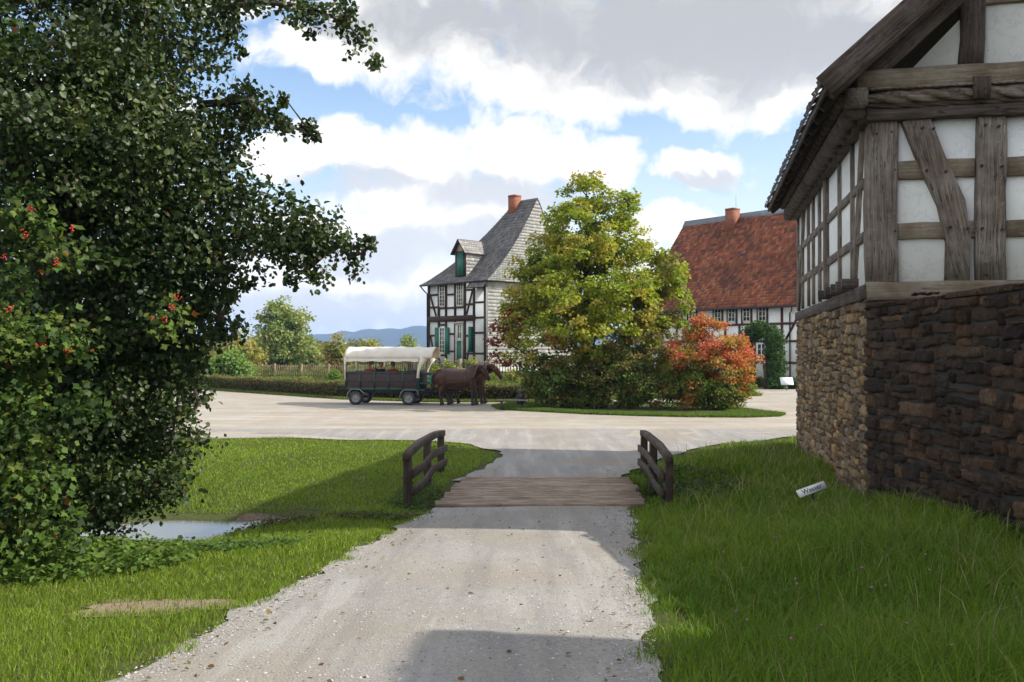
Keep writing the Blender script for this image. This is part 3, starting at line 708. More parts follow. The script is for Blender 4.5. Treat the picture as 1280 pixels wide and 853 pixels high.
beam('shutter', [hp(5.18, -.2, .30), hp(5.18, 1.65, .30)], .4, .05, fd, M_green, sh)
# door with pale surround and transom light
dm = MB(); 
Mh = Matrix(((fd[0], fn[0], 0, HA[0]), (fd[1], fn[1], 0, HA[1]), (0, 0, 1, E), (0, 0, 0, 1)))
dm.box(3.30, 3.44, .02, .14, -1.2, 1.9, Mh); dm.box(3.98, 4.12, .02, .14, -1.2, 1.9, Mh); dm.box(3.22, 4.2, .02, .24, 1.9, 2.02, Mh); dm.box(3.44, 3.98, .02, .14, .6, .72, Mh)
do = dm.build('door_frame', mat_simple('stone_surround', (.50, .48, .40), .8, .1, 4), sh)
beam('door', [hp(3.71, -1.2, .07), hp(3.71, .6, .07)], .54, .05, fn, M_green, sh)
window(sh, hp(3.71, .74, .04), fd, fn, .54, 1.12, 2, 2, 'transom_window')
SLC = [(.165, .155, .158), (.20, .185, .18), (.13, .125, .132), (.23, .21, .19)]
M_pale = mat_simple('pale_slate', (.52, .51, .48), .8, .15, 3)
SLL = [(.60, .585, .55), (.66, .64, .60), (.54, .53, .51)]
# slate hung side wall and gable (facing the square)
GO = .55
def gp(t, z, out=0): return HA+fd*(HL+out)-fn*t+np.array([0, 0, E+z])
prism_wall('wall', [gp(0, -1.7, -.3), gp(HD, -1.7, -.3), gp(HD, 5.1, -.3), gp(0, 5.1, -.3)], fd*.31, M_pale, sh)
tiles('slate_cladding', bilin(gp(.12, -1.6, .03), gp(HD, -1.6, .03), gp(HD, 5.1, .03), gp(.12, 5.1, .03)), 38, 26, SLL, M_slate, sh, lift=.012, nref=fd, seed=31, shade=.12, gap=.03)
APZ = 11.35; ED = -.5
def prof(v, z0=4.92, z1=APZ):    # bell-cast: flat at the eave, steep above
    return z0+(z1-z0)*(.62*v+.38*v**2.0)
def Sfront(u, v):
    e = hp(-.35+u*(HL+GO+.35), prof(v), .5); r = hp(HL+GO-2.35*(1-u), prof(v), 0, HD/2)
    q = e*(1-v)+r*v; q[2] = E+prof(v); return q
def Sback(u, v):
    e = hp(-.35+u*(HL+GO+.35), 0, 0, HD+.5); r = hp(HL+GO-2.35*(1-u), 0, 0, HD/2); q = e*(1-v)+r*v; q[2] = E+prof(v); return q
def Ship(u, v):
    e = hp(-.35, 0, .5-u*(HD+1)); r = hp(HL+GO-2.35, 0, 0, HD/2); q = e*(1-v)+r*v; q[2] = E+prof(v); return q
def surf(name, Sf, mat, parent, n=14, dz=-.03):
    g = np.array([[Sf(u, v)+np.array([0, 0, dz]) for v in np.linspace(0, 1, n)] for u in np.linspace(0, 1, n)]); return grid_obj(name, g, mat, None, parent)
for Sf, nu, sd_ in ((Sfront, 34, 41), (Sback, 30, 42), (Ship, 44, 43)):
    surf('roof_boarding', Sf, M_brown, sh); tiles('slate_roof', Sf, nu, 34, SLC, M_slate, sh, lift=.035, seed=sd_, shade=.3, gap=.05)
# gable in pale slate, following the bell-cast
def Sgab(u, v):
    a = Sfront(1, v); b = Sback(1, v); q = a*(1-u)+b*u; return q+fd*(-.04)
tiles('gable_cladding', Sgab, 34, 32, SLL, M_slate, sh, lift=.012, nref=fd, seed=33, shade=.12, gap=.03)
surf('gable_boarding', lambda u, v: Sgab(u, v)-fd*.03, M_pale, sh)
slab('gable_soffit', [hp(HL-.1, 4.95, .45), hp(HL+GO-.05, 4.95, .45), hp(HL+GO-.05, 4.95, 0, HD+.4), hp(HL-.1, 4.95, 0, HD+.4)], .06, M_brown, sh)
slab('front_soffit', [hp(-.3, 4.92, .0), hp(HL+.3, 4.92, .0), hp(HL+.3, 4.88, .45), hp(-.3, 4.88, .45)], .05, M_brown, sh)
beam('gutter', [hp(-.4, 4.86, .55), hp(5.0, 4.86, .55)], .12, .10, fn, M_dark, sh)
mb = MB(); mb.tube([hp(-.35, 4.8, .5), hp(-.2, 4.45, .25), hp(.0, 4.25, .14), hp(.0, -1.2, .12)], .05); mb.build('downpipe', M_dark, sh)
mb = MB(); mb.tube([hp(6.6, 4.7, .12), hp(6.6, -1.2, .12)], .055); mb.build('downpipe', M_dark, sh)
# small lean-to roof over the right bay
q = [hp(5.05, 4.45, .62), hp(HL+.35, 4.45, .62), hp(HL+.35, 5.25, -.02), hp(5.05, 5.25, -.02)]
slab('lean_roof', q, .08, M_brown, sh); tiles('lean_roof_slates', bilin(*q), 8, 5, SLC, M_slate, sh, lift=.02, seed=45)
# dormer
uD, zD0, zD1 = 3.75, 5.6, 7.35; hw = .55
def dq(u, z, out): return hp(u, z, out)
# front of the dormer stands on the roof plane at out ~ -.25
fo = .02; bk = -3.2
prism_wall('dormer_cheek', [dq(uD-hw, 5.3, fo), dq(uD+hw, 5.3, fo), dq(uD+hw, 7.25, fo), dq(uD-hw, 7.25, fo)], -fn*.08, M_brown, sh)
prism_wall('dormer_cheek', [dq(uD-hw, 7.25, fo), dq(uD+hw, 7.25, fo), dq(uD, 8.0, fo)], -fn*.08, mat_simple('dormer_gable', (.40, .34, .30), .8, .1, 4), sh)
beam('dormer_door', [dq(uD, 5.45, fo+.03), dq(uD, 7.15, fo+.03)], .66, .05, fn, M_green, sh)
for sgn in (-1, 1):
    x = uD+sgn*hw
    prism_wall('dormer_cheek', [dq(x, 5.2, fo), dq(x, 5.2, -2.6), dq(x, 7.25, -2.6), dq(x, 7.25, fo)], fd*sgn*.05, M_brown, sh)
    tiles('dormer_cladding', bilin(dq(x+sgn*.08, 5.2, fo), dq(x+sgn*.08, 5.2, -2.6), dq(x+sgn*.08, 7.25, -2.6), dq(x+sgn*.08, 7.25, fo)), 8, 8, SLL, M_slate, sh, lift=.012, nref=fd*sgn, seed=50+sgn)
    q = [dq(uD+sgn*(hw+.28), 7.05, fo+.30), dq(uD+sgn*(hw+.28), 7.05, bk+.3), dq(uD, 8.15, bk), dq(uD, 8.15, fo+.30)]
    slab('dormer_roof', q, .07, M_brown, sh); tiles('dormer_slates', bilin(*q), 14, 6, [(.30, .28, .26), (.25, .24, .23)], M_slate, sh, lift=.02, seed=60+sgn)
# chimney
def chimney(parent, c, w, d, z0, z1, ud, name='chimney'):
    n2 = np.array([-ud[1], ud[0], 0]); M = Matrix(((ud[0], n2[0], 0, c[0]), (ud[1], n2[1], 0, c[1]), (0, 0, 1, 0), (0, 0, 0, 1)))
    mb = MB(); mb.box(-w/2, w/2, -d/2, d/2, z0, z1-.16, M); mb.box(-w/2-.012, w/2+.012, -d/2-.012, d/2+.012, z1-.16, z1, M)
    o = mb.build(name, M_brick, parent)
    m2 = MB(); m2.box(-w/2-.08, w/2+.08, -d/2-.08, d/2+.08, z0, z0+.02, M); m2.build('flashing', M_zinc, o); return o
cc = hp(HL+GO-2.15, 0, 0, HD/2-.3)
chimney(sh, cc, .70, .70, E+9.9, E+11.75, fd)

# ------------------------------------------------------------------ red roofed farmhouse
KF = np.array([11.4, 82.0, 0]); ke = np.array([.62, -.785, 0]); ke /= np.linalg.norm(ke); kn = np.array([-ke[1]*-1, -ke[0], 0]); kn = np.array([ke[1], -ke[0], 0])
def kp(t, z, out=0): return KF+ke*t+kn*out+np.array([0, 0, E+z])
KL, KD = 25.0, 12.0
rh = thing('red_roofed_farmhouse', tuple(kp(12, -2.65, -6)), 'long half timbered farmhouse under a big weathered red tile roof', 'house')
for quad, t in ((((0, 0), (KL, 0)), 0), (((0, -KD), (KL, -KD)), 1)):
    (a0, o0), (a1, o1) = quad
    prism_wall('wall', [kp(a0, -2.7, o0), kp(a1, -2.7, o1), kp(a1, 3.6, o1), kp(a0, 3.6, o0)], -kn*.3 if not t else kn*.3, M_white, rh)
for a0 in (0, KL): prism_wall('gable_wall', [kp(a0, -2.7, -.3), kp(a0, -2.7, -KD+.3), kp(a0, 3.6, -KD+.3), kp(a0, 11.2, -KD/2), kp(a0, 3.6, -.3)], ke*(.3 if a0 == 0 else -.3), M_white, rh)
def kb(name, pts, w, d=.12, out=.03, mat=None): return beam(name, [kp(t, z, out) for t, z in pts], w, d, kn, mat or M_redb, rh)
M_redb = mat_simple('red_brown_timber', (.085, .028, .020), .7, .25, 4, .1)
wt = [1.6, 3.1, 4.75, 5.7, 8.37, 9.77, 11.2, 12.68]
for t in wt:
    window(rh, kp(t, 2.17, .02), ke, kn, .72, 1.15, 2, 3)
    for s in (-.45, .45): kb('post', [(t+s, 2.02), (t+s, 3.4)], .14)
for t in (14.45, 16.6, 18.8, 21, 23.2): kb('post', [(t, -2.5), (t, 3.4)], .18)
for t in (.1, 2.3, 4.0, 6.8, 9.1, 10.5, 11.95, 13.1): kb('post', [(t, -2.5), (t, 1.85)], .16)
kb('wall_plate', [(0, 3.48), (KL, 3.48)], .2, .16); 
kb('rail', [(0, 1.95), (KL, 1.95)], .17, .13, .035); kb('rail', [(0, .62), (KL, .62)], .16, .13, .035); kb('rail', [(0, -1.0), (KL, -1.0)], .18, .13, .035)
kb('brace', [(16.4, 3.3), (14.8, .75)], .16, .1, .025); kb('brace', [(4.1, .5), (5.4, -2.4)], .16, .1, .025); kb('brace', [(19, .6), (20.6, 3.3)], .16, .1, .025)
for t in (7.9, 9.8, 11.25, 12.6): window(rh, kp(t, -.85, .02), ke, kn, .8, 1.3, 2, 3)
prism_wall('plinth', [kp(-.05, -2.9, .06), kp(KL+.05, -2.9, .06), kp(KL+.05, -2.3, .06), kp(-.05, -2.3, .06)], -kn*.3, M_mortar, rh)
RC = [(.31, .088, .036), (.37, .115, .044), (.24, .070, .034), (.19, .068, .042), (.33, .13, .06)]
RE, RR = 3.25, 11.55
for s_ in (0, 1):
    f = (lambda o: o) if s_ == 0 else (lambda o: -KD-o)
    q = [kp(-.35, RE, f(.55)), kp(KL+.35, RE, f(.55)), kp(KL+.35, RR, f(-KD/2)), kp(-.35, RR, f(-KD/2))]
    slab('roof', q, .1, M_brown, rh)
    if s_ == 0: tiles('roof_tiles', bilin(*[x+np.array([0, 0, .02]) for x in q]), 96, 34, RC, M_tile, rh, lift=.055, seed=71, shade=.32, gap=.08)
    else: tiles('roof_tiles', bilin(*[x+np.array([0, 0, .02]) for x in q]), 50, 18, RC, M_tile, rh, lift=.05, seed=72)
    q = [kp(-.4, RR-.42, f(-KD/2+.33)), kp(KL+.4, RR-.42, f(-KD/2+.33)), kp(KL+.4, RR+.11, f(-KD/2)), kp(-.4, RR+.11, f(-KD/2))]
    slab('ridge_cap', [x+np.array([0, 0, .10]) for x in q], .05, M_zinc, rh)
beam('gutter', [kp(-.3, RE-.06, .66), kp(KL, RE-.06, .66)], .14, .12, kn, M_dark, rh)
kc = P(912, 280, 81.0); 
# find the ridge-side position of the chimney: on the front slope close to the ridge
tC = 5.6; cpos = kp(tC, 0, -KD/2+.7)
chimney(rh, cpos, .88, .88, E+9.9, E+12.15, ke)
mb = MB(); mb.tube([cpos+np.array([.3, 0, 11.9]), cpos+np.array([.3, 0, 13.3])], .012, 5); mb.build('antenna_rod', M_dark, rh)
mb = MB(); mb.tube([kp(15.7, 3.2, .6), kp(15.5, 2.9, .3), kp(15.2, 2.7, .12), kp(15.2, -2.5, .12)], .05); mb.build('downpipe', M_dark, rh)

# ------------------------------------------------------------------ foliage
LT6 = np.array([(0, 0, 0), (-.30, .28, .07), (-.36, .66, .09), (0, 1.0, -.06), (.36, .66, .09), (.30, .28, .07)])
LT6[:, 2] += 0; LF6 = [np.array([0, 3, 2, 1]), np.array([0, 5, 4, 3])]
LT4 = np.array([(0, 0, 0), (-.40, .5, .10), (0, 1.0, -.05), (.40, .5, .10)]); LF4 = [np.array([0, 2, 1]), np.array([0, 3, 2])]
# lobed leaf (maple, guelder rose): five points
LTL = np.array([(0, 0, 0), (-.28, .22, .04), (-.52, .50, .02), (-.24, .60, .06), (0, 1.0, -.08), (.24, .60, .06), (.52, .50, .02), (.28, .22, .04), (0, .45, 0)])
LFL = [np.array([0, 8, 2, 1]), np.array([8, 4, 3, 2]), np.array([8, 6, 5, 4]), np.array([0, 7, 6, 8])]
def unit(a): return a/(np.linalg.norm(a, axis=1, keepdims=True)+1e-9)
def leaves_mesh(name, pos, nrm, dirs, size, col, tmpl, faces):
    n = len(pos); k = len(tmpl)
    nrm = unit(nrm); d = unit(dirs-nrm*np.sum(dirs*nrm, 1, keepdims=True)); a = np.cross(d, nrm)
    s = size[:, None, None]
    V = pos[:, None, :]+s*(tmpl[None, :, 0:1]*a[:, None]+tmpl[None, :, 1:2]*d[:, None]+tmpl[None, :, 2:3]*nrm[:, None])
    fl = np.concatenate([f for f in faces]); off = (np.arange(n)*k)[:, None]
    L = (off+fl[None]).ravel(); T = np.tile([len(f) for f in faces], n)
    return np_mesh(name, V.reshape(-1, 3), L, T, np.repeat(col, k, axis=0))
def crown(blobs, nclump, per, clr, rg, shell=.45, flat=.6):
    """clump centres in the blobs (weighted by volume^2/3), leaves about each; returns pos, outward, clump id"""
    B = np.array(blobs, float); w = B[:, 3]**2; w /= w.sum()
    bi = rg.choice(len(B), nclump, p=w); d = unit(rg.normal(size=(nclump, 3)))
    rad = (shell+(1-shell)*rg.random(nclump)**.6)*B[bi, 3]
    c = B[bi, :3]+d*rad[:, None]*np.array([1, 1, .92])
    ci = np.repeat(np.arange(nclump), per); N = len(ci)
    off = np.clip(rg.normal(size=(N, 3)), -1.7, 1.7)*np.array([1, 1, flat])*clr
    return c[ci]+off, d[ci], ci, c
def make_tree(name, label, cat, base, trunk_pts, trunk_r, blobs, nclump, per, clr, lsize, palette, mat, seed, group=None, shell=.45, tmpl=4, nlimb=10, hang=0., colorfn=None, upb=.5, limb_r=.28, core=0):
    rg = np.random.default_rng(seed)
    t = thing(name, tuple(base), label, cat, group)
    if trunk_pts is not None:
        mb = MB(); k = len(trunk_pts); mb.tube(trunk_pts, [trunk_r*(1-.6*i/(k-1)) for i in range(k)], 10); mb.build('trunk', M_bark, t, True)
    pos, out, ci, cen = crown(blobs, nclump, per, clr, rg, shell)
    if trunk_pts is not None and nlimb:
        mb = MB(); tp = [np.array(p, float) for p in trunk_pts]
        tgt = [np.array(b[:3]) for b in sorted(blobs, key=lambda b: -b[3])[:nlimb]]
        tgt += [cen[i] for i in rg.choice(len(cen), min(len(cen), nlimb*3), replace=False)]
        for q in tgt:
            j = int(rg.integers(max(1, len(tp)//3), len(tp))); s = tp[j]
            if q[2] < s[2]-.3 and not hang: s = tp[max(0, j-2)]
            L = np.linalg.norm(q-s); mid = (s+q)/2+rg.normal(size=3)*.07*L+np.array([0, 0, .10*L])
            q1 = (s+mid)/2+rg.normal(size=3)*.03*L; q2 = (mid+q)/2+rg.normal(size=3)*.04*L
            r = trunk_r*limb_r*min(1, L/3+.3); mb.tube([s, q1, mid, q2, q], [r, r*.8, r*.6, r*.4, r*.15], 5)
        mb.build('limbs', M_bark, t, True)
    N = len(pos); rn = rg.normal(size=(N, 3))
    nrm = unit(out*.55+rn*.55+np.array([0, 0, upb])); dirs = unit(out*.6+rg.normal(size=(N, 3))*.7+np.array([0, 0, -hang-.2]))
    pal = np.array(palette); cb = pal[rg.integers(len(pal), size=len(cen))]
    if colorfn is not None: cb = colorfn(cen, cb, rg)
    col = cb[ci]*(1+rg.uniform(-.28, .28, (N, 1)))*np.clip(1+rg.normal(size=(N, 3))*.06, .6, 1.5)
    size = lsize*rg.uniform(.65, 1.25, N)
    tm, fc = {4: (LT4, LF4), 6: (LT6, LF6), 5: (LTL, LFL)}[tmpl]
    link('crown', leaves_mesh('crown', pos, nrm, dirs, size, np.clip(col, .003, .9), tm, fc), mat, t)
    return t
def pb(px, py, D, rp):  # blob from picture-sized numbers
    q = P(px, py, D); return (q[0], q[1], q[2], rp/F*D)

# --- big alder on the left
ald = [pb(235, 560, 12.2, 22), pb(210, 620, 12.1, 28), pb(130, 640, 11.8, 45), pb(60, 640, 11.9, 60), pb(120, 340, 12.6, 120), pb(130, 500, 12.6, 110), pb(240, 440, 12.2, 22), pb(200, 440, 11.9, 50), pb(70, 60, 11.6, 150), pb(190, 60, 11.8, 95), pb(90, 230, 11.2, 150), pb(195, 205, 11.5, 100), pb(255, 260, 11.8, 75), pb(315, 268, 11.6, 46),
       pb(30, 130, 10.6, 120), pb(150, 150, 10.9, 90), pb(240, 170, 12.3, 60), pb(60, 330, 12.2, 120),
       pb(300, 140, 11.9, 32), pb(275, 190, 12.0, 32), pb(370, 275, 11.4, 38), pb(215, 320, 11.5, 75), pb(285, 325, 11.6, 42), pb(350, 310, 11.5, 38),
       pb(180, 400, 11.7, 80), pb(100, 450, 11.7, 110), pb(245, 395, 11.9, 34), pb(70, 560, 11.9, 100), pb(150, 540, 11.8, 75), pb(190, 480, 11.6, 40),
       pb(165, 600, 11.9, 55), pb(200, 590, 12.0, 28), pb(90, 620, 11.9, 50), pb(225, 480, 11.8, 20), pb(0, 480, 12.2, 120),
       pb(150, -110, 12.0, 150), pb(0, -120, 12.0, 180), pb(-120, 150, 12.5, 170), pb(-120, 420, 12.5, 160), pb(260, -60, 12.4, 80)]
arms = [((230, 20), [(280, 8, 22), (320, 2, 24), (360, 4, 24), (400, 14, 24), (432, 28, 22), (452, 50, 18), (462, 76, 12), (290, 40, 14), (300, 62, 8)]),
        ((250, 130), [(310, 125, 22), (330, 148, 20), (352, 152, 16), (374, 162, 12), (392, 171, 9), (355, 122, 8)]),
        ((300, 300), [(395, 318, 24), (380, 340, 15), (420, 305, 20), (438, 322, 17), (456, 315, 13), (466, 300, 7), (395, 345, 11)]),
        ((200, 320), [(262, 375, 22), (278, 398, 16), (268, 412, 12), (288, 372, 12), (310, 355, 12)]),
        ((150, 500), [(222, 468, 20), (236, 520, 14), (250, 505, 10), (228, 452, 16), (215, 555, 20), (225, 585, 12), (250, 462, 7)])]
def alder():
    rg = np.random.default_rng(11)
    base = (-6.1, 12.4, float(gz(-6.1, 12.4)))
    t = thing('alder_tree', base, 'large dark green leafy tree overhanging the lawn, nearest on the left', 'tree')
    tp = [base, (-6.05, 12.4, 1.6), (-5.9, 12.3, 3.2), (-5.7, 12.2, 5.0), (-5.6, 12.2, 7.4), (-5.5, 12.2, 9)]
    mb = MB(); mb.tube(tp, [.27, .22, .2, .17, .12, .06], 12); mb.build('trunk', M_bark, t, True)
    mb = MB(); mb.tube([(-6.3, 12.3, base[2]-.1), (-6.9, 12.1, 1.5), (-7.3, 11.9, 4), (-7.6, 11.8, 7)], [.2, .17, .13, .05], 10); mb.build('trunk', M_bark, t, True)
    pos, out, ci, cen = crown(ald, 2000, 74, .165, rg, .40, .75)
    P2, O2, C2 = [pos], [out], [ci]; nc = len(cen); cl = [cen]
    for (sx, sy), pts in arms:
        br = MB()
        seq = [P(sx, sy, 11.8)]+[P(a, b, 11.6) for a, b, _ in pts[:6]]
        br.tube(seq, np.linspace(.05, .008, len(seq)), 6); br.build('branch', M_bark, t, True)
        for (a, b, r) in pts:
            c = P(a, b, 11.6+rg.uniform(-.2, .2)); rr = r/F*11.6; n = int(30+r*r*.42)
            k = max(1, int(r/5)); cc = c+rg.normal(size=(k, 3))*rr*.5; q = rg.integers(k, size=n)
            P2.append(cc[q]+np.clip(rg.normal(size=(n, 3)), -1.5, 1.5)*rr*.42); O2.append(unit(rg.normal(size=(n, 3)))); C2.append(nc+q); cl.append(cc); nc += k
    lm = MB()
    for i in rg.choice(len(cen), 90, replace=False):
        q = cen[i]; j = rg.integers(1, 5); s = np.array(tp[j]); 
        if q[2] < s[2]: s = np.array(tp[max(1, j-2)])
        L = np.linalg.norm(q-s); mid = (s+q)/2+rg.normal(size=3)*.06*L+np.array([0, 0, .08*L]); lm.tube([s, (s+mid)/2, mid, (mid+q)/2, q], [.06, .045, .03, .02, .006], 6)
    lm.build('branches', M_bark, t, True)
    pos = np.concatenate(P2); out = np.concatenate(O2); ci = np.concatenate(C2); cen = np.concatenate(cl); N = len(pos)
    pal = np.array([(.034, .058, .013), (.046, .074, .016), (.022, .042, .010), (.062, .086, .020), (.030, .050, .013)])
    cb = pal[rg.integers(len(pal), size=len(cen))]
    col = cb[ci]*(1+rg.uniform(-.3, .35, (N, 1)))
    yl = rg.random(N) < .012; col[yl] = (.13, .13, .03); br_ = rg.random(N) < .015; col[br_] = (.10, .06, .03)
    nrm = unit(out*.35+rg.normal(size=(N, 3))*.8+np.array([.15, -.05, .35])); dirs = unit(rg.normal(size=(N, 3))+np.array([0, 0, -.25]))
    link('crown', leaves_mesh('crown', pos, nrm, dirs, .070*rg.uniform(.55, 1.35, N), col, LT6, LF6), M_leaf, t)
alder()
# --- guelder rose with red berries in front of it
def guelder():
    rg = np.random.default_rng(13)
    base = (-5.2, 9.9, float(gz(-5.2, 9.9)))
    t = thing('guelder_rose_bush', base, 'lighter green bush with lobed leaves and red berry clusters under the big tree', 'bush')
    bl = [(20, 262, 30), (48, 285, 24), (75, 315, 14), (5, 400, 30), (55, 420, 26), (85, 430, 14), (5, 560, 50), (50, 560, 34), (20, 500, 30), (15, 630, 40), (60, 610, 25), (205, 395, 16), (215, 410, 12), (150, 330, 18), (110, 500, 12), (10, 680, 30), (50, 672, 25), (85, 660, 18), (-40, 450, 90), (-40, 600, 80), (20, 60, 22), (85, 525, 14), (20, 350, 20)]
    blobs = [pb(a, b, 9.9 if a < 120 else 10.9, r) for a, b, r in bl]
    mb = MB()
    for b in blobs[6:8]:
        s = np.array(base)+np.array([-.9, 1.3, 0])+rg.normal(size=3)*np.array([.2, .2, 0]); q = np.array(b[:3]); mid = (s+q)/2+rg.normal(size=3)*.12
        mb.tube([s, mid, q], [.018, .012, .004], 6)
    mb.build('stems', M_bark, t, True)
    pos, out, ci, cen = crown(blobs, 340, 28, .13, rg, .3, .8); N = len(pos)
    pal = np.array([(.07, .125, .022), (.10, .165, .028), (.04, .08, .018), (.12, .15, .03), (.035, .065, .015), (.03, .06, .015)])
    col = pal[rg.integers(len(pal), size=len(cen))][ci]*(1+rg.uniform(-.3, .3, (N, 1)))
    rd = rg.random(N) < .012; col[rd] = (.22, .08, .03)
    nrm = unit(out*.3+rg.normal(size=(N, 3))*.6+np.array([.2, -.3, .6])); dirs = unit(rg.normal(size=(N, 3))+np.array([0, 0, -.35]))
    link('leaves', leaves_mesh('leaves', pos, nrm, dirs, .080*rg.uniform(.6, 1.3, N), col, LTL, LFL), M_leaf2, t)
    mbr = mat_simple('berry', (.45, .015, .010), .25, .2, 30, 0, spec=.6)
    spots = [(38, 262), (30, 292), (90, 285), (70, 328), (50, 433), (85, 438), (5, 320), (215, 385), (222, 372), (205, 400), (12, 387)]
    for k, (a, b) in enumerate(spots):
        c = P(a, b, 9.65 if a < 120 else 10.5); bm = bmesh.new()
        for _ in range(9):
            bmesh.ops.create_icosphere(bm, subdivisions=1, radius=.0105, matrix=Matrix.Translation(Vector(c+rg.normal(size=3)*.020)))
        me = bpy.data.meshes.new('berry_cluster'); bm.to_mesh(me); bm.free(); link('berry_cluster', me, mbr, t, True)
guelder()
# --- maple on the grass island, with autumn tints, and the shrubs below it
def mcol(cen, cb, rg):
    c = cb.copy(); X = cen[:, 0]; Zz = cen[:, 2]
    red = np.exp(-((X+1.0)/.75)**2-((Zz-3.2)/1.2)**2); orr = np.exp(-((X-2.3)/1.3)**2-((Zz-2.6)/.9)**2)*.8; br = np.exp(-((X-6.4)/1.2)**2-((Zz-3.9)/1.6)**2)*.9
    for i in range(len(c)):
        u = rg.random()
        if u < red[i]: c[i] = (.20, .05, .035)
        elif u < red[i]+orr[i]*.75: c[i] = (.33, .17, .045) if rg.random() < .6 else (.30, .24, .05)
        elif rg.random() < br[i]: c[i] = (.17, .15, .045)
        elif rg.random() < .22: c[i] = (.34, .29, .045)
        elif Zz[i] < 2.0 and rg.random() < .8: c[i] = (.065, .10, .025)
    return c
MD = 42.5
mb_ = [pb(735, 226, MD, 13), pb(737, 240, MD, 22), pb(705, 262, MD, 26), pb(765, 262, MD, 30), pb(735, 290, MD, 50), pb(695, 320, MD, 38), pb(775, 305, MD, 38), pb(725, 350, MD, 62), pb(675, 365, MD, 40),
       pb(790, 345, MD, 48), pb(825, 350, MD, 34), pb(835, 385, MD, 30), pb(690, 415, MD, 58), pb(765, 410, MD, 65), pb(655, 385, MD, 30), pb(645, 420, MD, 30), pb(635, 435, MD, 22), pb(815, 425, MD, 45),
       pb(725, 300, MD-1.5, 40), pb(720, 385, MD-2, 55), pb(780, 375, MD-2, 45), pb(835, 330, MD, 20), pb(660, 335, MD, 20)]
mbase = (3.4, MD, .08)
make_tree('maple_tree', 'tall maple turning yellow on the grass island, centre of the picture', 'tree', mbase,
          [mbase, (3.4, MD, 2), (3.35, MD, 4), (3.4, MD, 6), (3.4, MD, 8), (3.4, MD, 9.6)], .22, mb_, 760, 70, .21, .155,
          [(.23, .275, .030), (.28, .315, .035), (.19, .245, .028), (.34, .34, .04), (.25, .29, .03)], M_leaf2, 17, shell=.68, tmpl=5, nlimb=14, colorfn=mcol, upb=.6)
make_tree('dark_shrub', 'dark green rounded shrub under the left side of the maple', 'shrub', (2.6, 41.3, .08), [(2.6, 41.3, 0), (2.6, 41.3, .9)], .06,
          [pb(690, 478, 41.3, 34), pb(725, 482, 41.3, 32), pb(665, 470, 41.3, 18), pb(715, 500, 41.3, 16), pb(680, 500, 41.3, 14), pb(748, 500, 41.3, 14), pb(700, 455, 41.4, 30), pb(745, 470, 41.5, 26)], 190, 55, .17, .13, [(.075, .12, .025), (.10, .145, .03), (.14, .16, .035), (.17, .15, .04)], M_leaf2, 18, shell=.4, nlimb=8)
make_tree('dark_shrub', 'dark green shrub between the maple stem and the red leaved bush', 'shrub', (5.0, 41, .08), [(5.0, 41, 0), (5.0, 41, .9)], .06,
          [pb(775, 465, 41, 36), pb(800, 480, 41, 30), pb(760, 490, 41, 22), pb(785, 502, 41, 14), pb(815, 500, 41, 15), pb(840, 502, 40.6, 13), pb(838, 480, 40.6, 24), pb(810, 450, 41.3, 28), pb(780, 435, 41.5, 28)], 190, 55, .17, .13, [(.08, .125, .025), (.11, .15, .03), (.15, .16, .04), (.19, .15, .045)], M_leaf2, 19, shell=.4, nlimb=8)
def rcol(cen, cb, rg):
    c = cb.copy()
    for i in range(len(c)):
        h = cen[i, 2]-.0; lf = cen[i, 0]
        p = np.clip((h-1.35+.25*(lf-8.2))/1.0, 0, 1)
        if rg.random() < p: c[i] = random.choice([(.44, .11, .05), (.50, .16, .06), (.50, .14, .09), (.44, .22, .06), (.32, .22, .05)])
        elif rg.random() < .2: c[i] = (.35, .15, .04)
    return c
make_tree('red_leaved_bush', 'bush with orange red upper leaves and green lower leaves, right end of the grass island', 'bush', (8.4, 40, .08), [(8.4, 40, 0), (8.4, 40, 1)], .07,
          [pb(885, 425, 40, 32), pb(865, 445, 40, 34), pb(915, 450, 40, 30), pb(895, 470, 40, 42), pb(860, 480, 40, 32), pb(925, 480, 40, 18), pb(910, 495, 40, 20), pb(875, 504, 40, 13), pb(895, 506, 40, 12), pb(875, 408, 40, 14), pb(930, 430, 40, 14)], 400, 70, .16, .105,
          [(.11, .17, .03), (.14, .20, .035), (.18, .20, .04)], M_leaf2, 23, shell=.45, nlimb=10, colorfn=rcol, tmpl=4)

